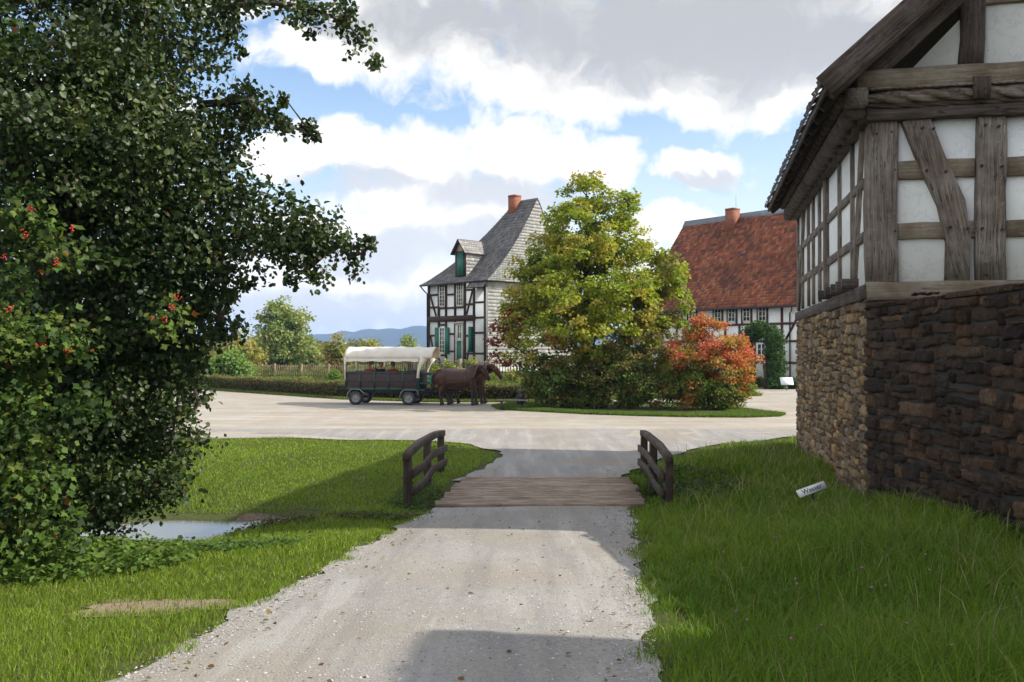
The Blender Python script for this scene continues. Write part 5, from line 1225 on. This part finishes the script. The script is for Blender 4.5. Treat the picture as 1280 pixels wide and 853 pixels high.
# ------------------------------------------------------------------ bench, bin, boards
bn = thing('bench', (.1, 40.8, 0), 'low backless wooden bench on the gravel beside the bin', 'bench')
for k in range(3): beam('seat_plank', [(-.62, 40.62+k*.15, .45), (.75, 40.50+k*.15, .45)], .135, .06, (0, 0, 1), M_oak, bn)
for x in (-.45, .55):
    for yy in (40.62, 40.92): beam('leg', [(x, yy, -.02), (x, yy, .42)], .10, .10, (0, -1, 0), M_oakd, bn)
tb = thing('waste_bin', (.43, 43, 0), 'dark grey cylindrical waste bin with lid behind the bench', 'bin')
mb = MB(); mb.tube([(.43, 43, 0), (.43, 43, .08), (.43, 43, .1), (.43, 43, .70)], [.19, .19, .205, .205], 20)
for k in range(20):
    a = k/20*6.283; mb.box(-.012, .012, -.012, .012, .08, .68, Matrix.Translation((.43+.208*math.cos(a), 43+.208*math.sin(a), 0)))
mb.build('bin_body', mat_simple('bin', (.035, .038, .042), .6, .2, 8), tb)
mb = MB(); mb.tube([(.43, 43, .70), (.43, 43, .76), (.43, 43, .82), (.43, 43, .83)], [.22, .225, .16, .05], 20); mb.build('lid', M_dark, tb, True)
mwh = mat_simple('white_board', (.80, .80, .80), .4, .04, 6, .02)
ib = thing('information_board', (17.5, 60, 0), 'small white slanted information board on a post in front of the ivy arch', 'sign')
beam('post', [(17.55, 60, 0), (17.55, 60, .48)], .07, .07, (0, -1, 0), M_zinc, ib)
beam('board', [(17.15, 59.95, .62), (17.95, 59.95, .62)], .55, .04, (0, -.82, .58), mwh, ib)
mb = MB()
for k in range(6): mb.box(-.36, .36*random.uniform(.3, .9), -.010, .010, -.001, .003, Matrix.Translation((17.6, 59.925+.11-.0, .76)) @ Matrix.Rotation(R(35), 4, 'X') @ Matrix.Translation((0, -.08*k, .01)))
# small lettered plate leaning in the grass
sg = thing('name_plate', (4.85, 14.3, float(gz(4.85, 14.3))), 'small white lettered plate leaning askew in the tall grass below the stone wall', 'sign')
c0 = P(997, 618, 13.6); c1 = P(1031, 605.5, 13.7); pn = Vector((-.05, -.86, .5)).normalized()
beam('plate', [c0, c1], .115, .015, pn, mwh, sg)
beam('stake', [(c0+c1)/2+np.array([.02, .03, -.02]), (c0+c1)/2+np.array([.04, .08, -.40])], .03, .03, (0, -1, 0), M_oakd, sg)
tx = bpy.data.curves.new('lettering', 'FONT'); tx.body = 'Wasser'; tx.size = .105; tx.align_x = 'CENTER'; tx.align_y = 'CENTER'; tx.extrude = .002
to_ = bpy.data.objects.new('lettering', tx); COL.objects.link(to_); tme = bpy.data.meshes.new_from_object(to_); bpy.data.objects.remove(to_)
tme.materials.clear(); tme.materials.append(M_dark); to = bpy.data.objects.new('lettering', tme); COL.objects.link(to)
ax = Vector(c1-c0).normalized(); nz2 = (pn-ax*pn.dot(ax)).normalized(); ay2 = nz2.cross(ax)
to.rotation_euler = Matrix((ax, ay2, nz2)).transposed().to_euler(); to.parent = sg; to.location = Vector((c0+c1)/2)+nz2*.012-Vector(sg.location)

# ------------------------------------------------------------------ covered wagon
WA = R(-7); WX, WY = -5.85, 45.1
def WM(): return Matrix.Translation((WX, WY, .02)) @ Matrix.Rotation(WA, 4, 'Z')
wg = thing('covered_wagon', (WX, WY, 0), 'green and brown horse drawn passenger wagon with a cream canvas cover', 'wagon')
MW = WM(); mwg = mat_simple('wagon_green', (.018, .055, .045), .5, .2, 5, .05); mwp = mat_simple('wagon_panel', (.045, .018, .015), .5, .25, 5, .1)
mcv0 = None
def wbox(name, b, mat, bev=.01, parent=None): mb = MB(); mb.box(*b, M=MW); return mb.build(name, mat, parent or wg, bevel=bev)
HW = .9
wbox('floor', (-1.95, 1.9, -HW, HW, .68, .76), mwg)
for sy in (-1, 1):
    y0, y1 = sorted((sy*HW, sy*(HW-.04)))
    o = wbox('side_panel', (-1.93, 1.55, y0, y1, .76, 1.56), mwp)
    mb = MB(); yo = sorted((sy*HW, sy*(HW+.035)))
    for z0, z1 in ((.70, .83), (1.13, 1.19), (1.50, 1.57)): mb.box(-1.95, 1.57, yo[0], yo[1], z0, z1, MW)
    for x in np.linspace(-1.92, 1.54, 6): mb.box(x-.035, x+.035, yo[0]+.003*sy, yo[1]+.003*sy, .72, 1.58, MW)
    mb.build('side_frame', mwg, o)
    wbox('seat_bench', (-1.7, 1.3, sy*.84 if sy < 0 else .46, sy*.46 if sy < 0 else .84, 1.08, 1.14), M_oakd)
wbox('tailboard', (-1.97, -1.93, -HW, HW, .76, 1.56), mwg)
wbox('front_board', (1.57, 1.62, -HW, HW, .76, 1.62), mwg)
wbox('driver_seat', (1.55, 2.0, -.75, .75, 1.42, 1.52), M_dark); wbox('seat_back', (1.22, 1.28, -.8, .8, 1.2, 1.66), M_dark)
wbox('footboard', (1.62, 2.15, -.8, .8, 1.0, 1.08), mwg); wbox('dashboard', (2.13, 2.18, -.8, .8, 1.02, 1.45), mat_simple('dash_green', (.02, .20, .15), .5, .2, 5))
wbox('chassis_rail', (-1.8, 1.9, -.55, -.45, .56, .68), M_dark); wbox('chassis_rail', (-1.8, 1.9, .45, .55, .56, .68), M_dark)
# canvas: barrel vault with a flared front hood
def canvas():
    m, n, out = new_mat('canvas'); tc = n.node('ShaderNodeTexCoord').outputs['Object']
    c = n.ramp(n.noise(tc, 2.5, 4), [(.3, (.78, .73, .62)), (.7, (.88, .84, .75))])
    b = n.node('ShaderNodeBsdfPrincipled', ins={'Base Color': c, 'Roughness': .85}); t = n.node('ShaderNodeBsdfTranslucent', ins={0: (.75, .55, .32, 1)})
    mx = n.node('ShaderNodeMixShader', ins={0: .25, 1: b.outputs[0], 2: t.outputs[0]}); n.l.new(mx.outputs[0], out.inputs[0])
    g = []
    xs = np.linspace(-1.97, 2.25, 40)
    for x in xs:
        row = []; hood = max(0, (x-1.5)/.75)
        for a in np.linspace(0, math.pi, 25):
            sag = .02*math.sin((x+1.97)*math.pi/.82)**2
            yy = -math.cos(a)*(HW+.06); z = 2.20+(.56-.03*hood)*math.sin(a)**.75-sag*math.sin(a)+.01*math.sin(x*9+a*5)
            if math.sin(a) < .05: z = 2.20-.0
            row.append(MW @ Vector((x+hood*.05*math.sin(a), yy, z)))
        g.append([tuple(v) for v in row])
    o = grid_obj('canvas_cover', np.array(g), m, None, wg); so_ = o.modifiers.new('t', 'SOLIDIFY'); so_.thickness = .015
    for sy in (-1, 1):     # short valance and the tied-back front corner cloth
        mb = MB(); y = sy*(HW+.06); pts = []
        for x in np.linspace(-1.97, 1.6, 30): pts.append((x, 2.20, 2.06+.02*math.sin(x*7.7)))
        V = [MW @ Vector((x, y, z)) for x, z, _ in pts]+[MW @ Vector((x, y+sy*.02, z)) for x, _, z in pts]; n_ = len(pts)
        mb.add(V, [(i, i+1, n_+i+1, n_+i) for i in range(n_-1)]); mb.build('valance', m, wg)
        mb = MB(); mb.tube([MW @ Vector(p) for p in ((1.85, y, 2.22), (1.72, y+sy*.01, 1.95), (1.60, y+sy*.02, 1.6), (1.58, y+sy*.02, 1.28))], [.20, .11, .06, .085], 10); mb.build('tied_curtain', m, wg, True)
        mb = MB(); mb.tube([MW @ Vector(p) for p in ((-1.93, y, 2.25), (-1.95, y, 1.9), (-1.94, y, 1.2))], [.08, .04, .03], 8); mb.build('tied_curtain', m, wg, True)
    for x in (-1.9, -.95, 0, .9, 1.6):
        mb = MB(); mb.tube([MW @ Vector(p) for p in [(x, -HW+.03, 1.5), (x, -HW+.03, 2.2)]+[(x, -math.cos(a)*(HW-.03), 2.2+.50*math.sin(a)**.75) for a in np.linspace(.15, math.pi-.15, 9)]+[(x, HW-.03, 2.2), (x, HW-.03, 1.5)]], .022, 6); mb.build('hoop', M_zinc, wg)
canvas()
def wheel(x, y):
    c = Vector((x, y, .33)); prof = [(.0, -.09), (.16, -.09), (.20, -.08), (.22, -.105), (.31, -.105), (.335, -.07), (.335, .07), (.31, .105), (.22, .105), (.2, .03), (0, .03)]
    def lathe(name, pr, mat, par):
        V = []; n = 28
        for i in range(n):
            a = 2*math.pi*i/n
            for r, o in pr: V.append(MW @ (c+Vector((r*math.cos(a), o, r*math.sin(a)))))
        k = len(pr); mb = MB(); mb.add(V, [(i*k+j, ((i+1) % n)*k+j, ((i+1) % n)*k+j+1, i*k+j+1) for i in range(n) for j in range(k-1)]); return mb.build(name, mat, par, True)
    w = lathe('wheel', [(.205, -.10), (.31, -.105), (.335, -.07), (.335, .07), (.31, .105), (.205, .10), (.205, -.10)], M_dark, wg)
    lathe('rim', [(.0, -.05), (.07, -.055), (.10, -.03), (.17, -.035), (.19, -.085), (.206, -.09), (.206, .09), (.12, .05), (0, .05)], mrim, w)
mrim = mat_simple('rim_grey', (.24, .235, .22), .5, .15, 8)
for x in (-1.45, 1.10):
    for y in (-.82, .82): wheel(x, y)
    mb = MB(); mb.tube([MW @ Vector((x, -.8, .33)), MW @ Vector((x, .8, .33))], .05, 8); mb.build('axle', M_dark, wg)
    for sy in (-1, 1):
        mb = MB(); ys_ = sorted((sy*.70, sy*.97)); pr = [(-.44, .36), (-.36, .60), (-.2, .76), (.22, .76), (.36, .62), (.46, .56)] if x < 0 else [(-.46, .30), (-.36, .60), (-.22, .74), (.40, .74), (.46, .70), (.46, .5)]
        V = [MW @ Vector((x+a, yy, z)) for yy in ys_ for a, z in pr]; n_ = len(pr); mb.add(V, [(i, i+1, n_+i+1, n_+i) for i in range(n_-1)]); f = mb.build('mudguard', mrim, wg); f.modifiers.new('t', 'SOLIDIFY').thickness = .03
mb = MB(); mb.tube([MW @ Vector(p) for p in ((1.7, 0, .62), (2.4, 0, .68), (4.5, 0, .85))], [.06, .055, .04], 8); mb.build('drawbar', M_oakd, wg)
mb = MB(); mb.tube([MW @ Vector(p) for p in ((2.35, -.75, .66), (2.35, .75, .66))], .05, 8); mb.tube([MW @ Vector((1.9, .3, .55)), MW @ Vector((2.35, .1, .66))], .04); mb.tube([MW @ Vector((1.9, -.3, .55)), MW @ Vector((2.35, -.1, .66))], .04); mb.build('splinter_bar', M_oakd, wg)
mb = MB(); mb.box(1.55, 2.05, -.5, .5, .52, .72, MW); mb.build('turntable', M_dark, wg)

# ------------------------------------------------------------------ skinned bodies
def skin(name, verts, edges, rad, mat, parent, M, sub=1, root=0):
    bm = bmesh.new(); ly = bm.verts.layers.skin.verify(); vs_ = [bm.verts.new(M @ Vector(v)) for v in verts]
    for a, b in edges: bm.edges.new((vs_[a], vs_[b]))
    for i, v in enumerate(vs_):
        r = rad[i]; v[ly].radius = (r, r) if not hasattr(r, '__len__') else r; v[ly].use_root = (i == root)
    me = bpy.data.meshes.new(name); bm.to_mesh(me); bm.free(); me.materials.append(mat)
    o = bpy.data.objects.new(name, me); COL.objects.link(o); o.parent = parent; o.location = -wloc(parent)
    s = o.modifiers.new('skin', 'SKIN'); s.use_smooth_shade = True; s.branch_smoothing = .6
    b = o.modifiers.new('sub', 'SUBSURF'); b.levels = sub; b.render_levels = sub
    return o
def mat_horse(name, c, leg, z0=.55):
    m, n, out = new_mat(name); ge = n.node('ShaderNodeNewGeometry'); z = n.node('ShaderNodeSeparateXYZ', ins={0: ge.outputs['Position']}).outputs[2]
    tc = n.node('ShaderNodeTexCoord').outputs['Object']
    col = n.mix(n.sstep(n.m('ADD', z, n.m('MULTIPLY', n.noise(tc, 6), .2)), z0+.0, z0+.35), leg, c); col = n.mix(n.m('MULTIPLY', n.noise(tc, 3), .5), col, tuple(x*.6 for x in c))
    b = n.node('ShaderNodeBsdfPrincipled', ins={'Base Color': col, 'Roughness': .45, 'Specular IOR Level': .4}); n.l.new(b.outputs[0], out.inputs[0]); return m
def horse(label, x, y, ang, coat, seed, head=(0, 0)):
    M = Matrix.Translation((x, y, .02)) @ Matrix.Rotation(ang, 4, 'Z') @ Matrix.Diagonal((.92, 1.0, 1.06, 1))
    t = thing('horse', (x, y, 0), label, 'horse', None); hx, hz = head
    mb = MB(); tor = [(-.40, 1.22, .10), (-.36, 1.20, .26), (-.22, 1.21, .38), (0, 1.215, .43), (.28, 1.20, .425), (.6, 1.17, .42), (.95, 1.15, .43), (1.25, 1.17, .43), (1.5, 1.22, .42), (1.68, 1.26, .36), (1.82, 1.24, .22), (1.88, 1.22, .08)]
    mb.tube([(x_, 0, z_) for x_, z_, _ in tor], [q_[2] for q_ in tor], 16)
    mb.V = [(v[0], v[1]*.88, v[2]) for v in mb.V]; b0_ = len(mb.V)
    nk = [(1.34, 1.40, .26), (1.58, 1.46, .33), (1.76, 1.54, .30), (1.91+hx*.3, 1.63+hz*.3, .25), (2.06+hx*.7, 1.68+hz*.8, .20), (2.17+hx, 1.66+hz, .15)]
    mb.tube([(x_, 0, z_) for x_, z_, _ in nk], [q_[2] for q_ in nk], 14); mb.V = mb.V[:b0_]+[(v[0], v[1]*.62, v[2]) for v in mb.V[b0_:]]
    hd = [(2.05+hx, 1.68+hz, .10), (2.17+hx, 1.63+hz, .16), (2.27+hx, 1.52+hz, .165), (2.36+hx, 1.40+hz, .135), (2.43+hx, 1.30+hz, .112), (2.48+hx, 1.23+hz, .108), (2.52+hx, 1.19+hz, .07)]; b0_ = len(mb.V)
    mb.tube([(x_, 0, z_) for x_, z_, _ in hd], [q_[2] for q_ in hd], 14); mb.V = mb.V[:b0_]+[(v[0], v[1]*.80, v[2]) for v in mb.V[b0_:]]
    for sy, fx, bx in ((-1, 0, 0), (1, .12, .30)):
        mb.tube([(1.52, sy*.20, 1.25), (1.58, sy*.215, .98), (1.60+fx*.3, sy*.21, .78), (1.62+fx*.7, sy*.20, .58), (1.60+fx, sy*.20, .36), (1.60+fx, sy*.20, .22), (1.64+fx, sy*.20, .10), (1.66+fx, sy*.20, .02)], [.19, .155, .11, .08, .065, .075, .11, .12], 12)
        mb.tube([(.02, sy*.17, 1.25), (.10+bx*.2, sy*.20, 1.0), (.10+bx*.3, sy*.21, .80), (-.06+bx*.6, sy*.21, .60), (-.04+bx*.9, sy*.21, .38), (0+bx, sy*.21, .22), (.04+bx, sy*.21, .10), (.06+bx, sy*.21, .02)], [.30, .24, .15, .09, .07, .08, .11, .12], 12)
    mb.V = [tuple(M @ Vector(v)) for v in mb.V]
    body = mb.build('body', coat, t, True); rm = body.modifiers.new('remesh', 'REMESH'); rm.mode = 'VOXEL'; rm.voxel_size = .028; rm.use_smooth_shade = True
    sm = body.modifiers.new('smooth', 'SMOOTH'); sm.factor = .5; sm.iterations = 7
    for sy in (-1, 1):
        mb = MB(); mb.tube([M @ Vector((2.13+hx, sy*.07, 1.70+hz)), M @ Vector((2.13+hx, sy*.09, 1.78+hz)), M @ Vector((2.14+hx, sy*.085, 1.87+hz))], [.035, .035, .006], 6); mb.build('ear', coat, t, True)
    mb = MB(); rg = random.Random(seed)
    for k in range(26):
        f = k/33; p = Vector((1.60, 0, 1.72)).lerp(Vector((2.16+hx, 0, 1.80+hz)), f)+Vector((0, 0, .05*math.sin(f*3.14))); q = p+Vector((rg.uniform(-.05, .05), -.16-rg.uniform(0, .03), -.13)); mb.tube([M @ p, M @ (p.lerp(q, .5)+Vector((0, -.03, .04))), M @ (q+Vector((0, 0, -.16)))], [.045, .035, .01], 5)
    for k in range(6): mb.tube([M @ Vector((2.17+hx, 0, 1.76+hz)), M @ Vector((2.29+hx, -.05+.02*k, 1.60+hz)), M @ Vector((2.33+hx, -.05+.02*k, 1.44+hz))], [.04, .03, .01], 5)
    mb.build('mane', mhair, t, True)
    mb = MB(); mb.tube([M @ Vector(p) for p in ((-.32, 0, 1.42), (-.46, 0, 1.25), (-.48, 0, .95), (-.43, 0, .65), (-.40, 0, .50))], [.05, .07, .10, .08, .01], 8); mb.build('tail', mhair, t, True)
    # harness
    def ring(cx, cz, rx, rz, r, tilt=0, m=mhar, nm='strap'):
        pts = [M @ (Matrix.Translation((cx, 0, cz)) @ Matrix.Rotation(tilt, 4, 'Y') @ Vector((0, rx*math.cos(a), rz*math.sin(a)))) for a in np.linspace(0, 2*math.pi, 25)]
        mb = MB(); mb.tube(pts, r, 6, cap=False); mb.build(nm, m, t, True)
    ring(1.70, 1.36, .31, .46, .05, .40, mcol_, 'collar'); ring(1.22, 1.165, .385, .435, .022, 0, mhar, 'girth'); ring(.25, 1.20, .385, .43, .018, -.1, mhar, 'breeching')
    for sy in (-1, 1):
        mb = MB(); mb.tube([M @ Vector(p) for p in ((1.75, sy*.33, 1.15), (1.25, sy*.40, 1.08), (.6, sy*.39, 1.02), (-.1, sy*.36, .95), (-.8, sy*.28, .75))], .018, 6); mb.build('trace', mhar, t)
    mb = MB()
    for a, r in ((Vector((2.24+hx, 0, 1.46+hz)), .15), (Vector((2.43+hx, 0, 1.30+hz)), .12)):
        mb.tube([M @ (a+Vector((math.sin(q)*r*.35, math.cos(q)*r, math.sin(q)*r*.9))) for q in np.linspace(0, 6.283, 17)], .013, 5, cap=False)
    for sy in (-1, 1): mb.tube([M @ Vector((2.26+hx, sy*.13, 1.50+hz)), M @ Vector((2.43+hx, sy*.105, 1.30+hz))], .012, 5)
    mb.build('bridle', mhar, t)
    for sy in (-1, 1):
        mb = MB(); mb.add(*ico(0, 0, 0, .022)); mb.V = [tuple(M @ (Vector(v)+Vector((2.24+hx, sy*.105, 1.50+hz)))) for v in mb.V]; mb.build('eye', M_dark, t, True)
    return t
mhair = mat_simple('horse_hair', (.018, .012, .010), .5, .3, 12, .2); mhar = mat_simple('harness', (.10, .045, .02), .5, .2, 10); mcol_ = mat_simple('collar', (.13, .06, .03), .6, .2, 10)
coatA = mat_horse('bay_coat', (.060, .022, .013), (.013, .009, .007)); coatB = mat_horse('dark_bay_coat', (.13, .045, .018), (.013, .009, .007))
horse('bay draught horse standing nearest, harnessed to the wagon', -3.30, 44.15, R(-5), coatA, 3, (-.06, -.07))
horse('darker draught horse on the far side of the pair, its head further forward', -2.92, 45.3, R(-5), coatB, 4, (.14, -.04))

# ------------------------------------------------------------------ passengers
def person(label, x, y, face, shirt, hair, hairlen=0):
    M = MW @ Matrix.Translation((x, y, 1.14)) @ Matrix.Rotation(face, 4, 'Z')
    t = thing('person', tuple(M.translation), label, 'person')
    ms = mat_simple('shirt', shirt, .8, .15, 10); mk = mskin; mt = mtrous
    V = [(0, 0, .10), (.02, 0, .30), (.02, 0, .46), (.01, 0, .56), (.02, 0, .64), (.035, 0, .76), (.03, 0, .86)]
    rd = [(.17, .12), (.16, .11), (.18, .11), (.075, .07), (.055, .055), (.085, .10), (.06, .065)]
    Ed = [(i, i+1) for i in range(6)]
    for s in (-1, 1):
        b = len(V); V += [(.01, s*.20, .50), (.06, s*.25, .27), (.26, s*.20, .16), (.36, s*.15, .15)]; rd += [.065, .048, .038, .035]; Ed += [(2, b), (b, b+1), (b+1, b+2), (b+2, b+3)]
        b = len(V); V += [(.12, s*.10, .08), (.42, s*.11, .06), (.45, s*.11, -.32), (.55, s*.11, -.37)]; rd += [.10, .075, .05, .045]; Ed += [(0, b), (b, b+1), (b+1, b+2), (b+2, b+3)]
    skin('body', V, Ed, rd, mk, t, M, 2)
    Vs = [v for v in V[:3]]+[(.015, 0, .54)]; rs = [(.19, .135), (.18, .13), (.195, .125), (.09, .085)]; Es = [(0, 1), (1, 2), (2, 3)]
    for s in (-1, 1): b = len(Vs); Vs += [(.01, s*.21, .50), (.06, s*.26, .27)]; rs += [.085, .065]; Es += [(2, b), (b, b+1)]
    skin('shirt', Vs, Es, rs, ms, t, M, 2)
    Vt = [(0, 0, .06)]; rt = [(.185, .13)]; Et = []
    for s in (-1, 1): b = len(Vt); Vt += [(.14, s*.10, .08), (.43, s*.11, .06), (.46, s*.11, -.30)]; rt += [.115, .09, .065]; Et += [(0, b), (b, b+1), (b+1, b+2)]
    skin('trousers', Vt, Et, rt, mt, t, M, 1)
    bm = bmesh.new(); bmesh.ops.create_uvsphere(bm, u_segments=16, v_segments=10, radius=1)
    for v in list(bm.verts):
        if v.co.x > .45 and v.co.z < .45: bm.verts.remove(v)
    for v in bm.verts: v.co = M @ Vector((v.co.x*.115+.02, v.co.y*.105, v.co.z*(.125 if v.co.z > 0 else .125+hairlen)+.80))
    me = bpy.data.meshes.new('hair'); bm.to_mesh(me); bm.free(); link('hair', me, mat_simple('hair', hair, .6, .2, 20), t, True)
    for s in (-1, 1):
        mb = MB(); mb.add(*ico(0, 0, 0, .013)); mb.V = [tuple(M @ (Vector(v)+Vector((.118, s*.034, .785)))) for v in mb.V]; mb.build('eye', M_dark, t)
    mb = MB(); mb.tube([M @ Vector((.115, 0, .79)), M @ Vector((.145, 0, .745)), M @ Vector((.12, 0, .735))], [.012, .018, .01], 6); mb.build('nose', mk, t, True)
    mb = MB(); mb.tube([M @ Vector((.112, -.028, .705)), M @ Vector((.124, 0, .703)), M @ Vector((.112, .028, .705))], .008, 5); mb.build('mouth', mat_simple('lips', (.35, .10, .08), .5, .1, 5), t)
mskin = mat_simple('skin', (.48, .26, .17), .5, .08, 8, .02); mtrous = mat_simple('trousers', (.04, .05, .08), .8, .2, 8)
person('passenger with grey hair in a rust red top, at the rear of the wagon', -1.20, .62, R(-90), (.30, .085, .05), (.30, .27, .24))
person('passenger in a dark jacket, middle of the three in the wagon', -.62, .62, R(-75), (.022, .026, .035), (.08, .045, .03))
person('dark haired passenger in a red top, nearest the wagon front', -.02, .62, R(-100), (.32, .07, .045), (.02, .015, .012), .03)
print('objects', len(bpy.data.objects), 'verts', sum(len(m.vertices) for m in bpy.data.meshes))
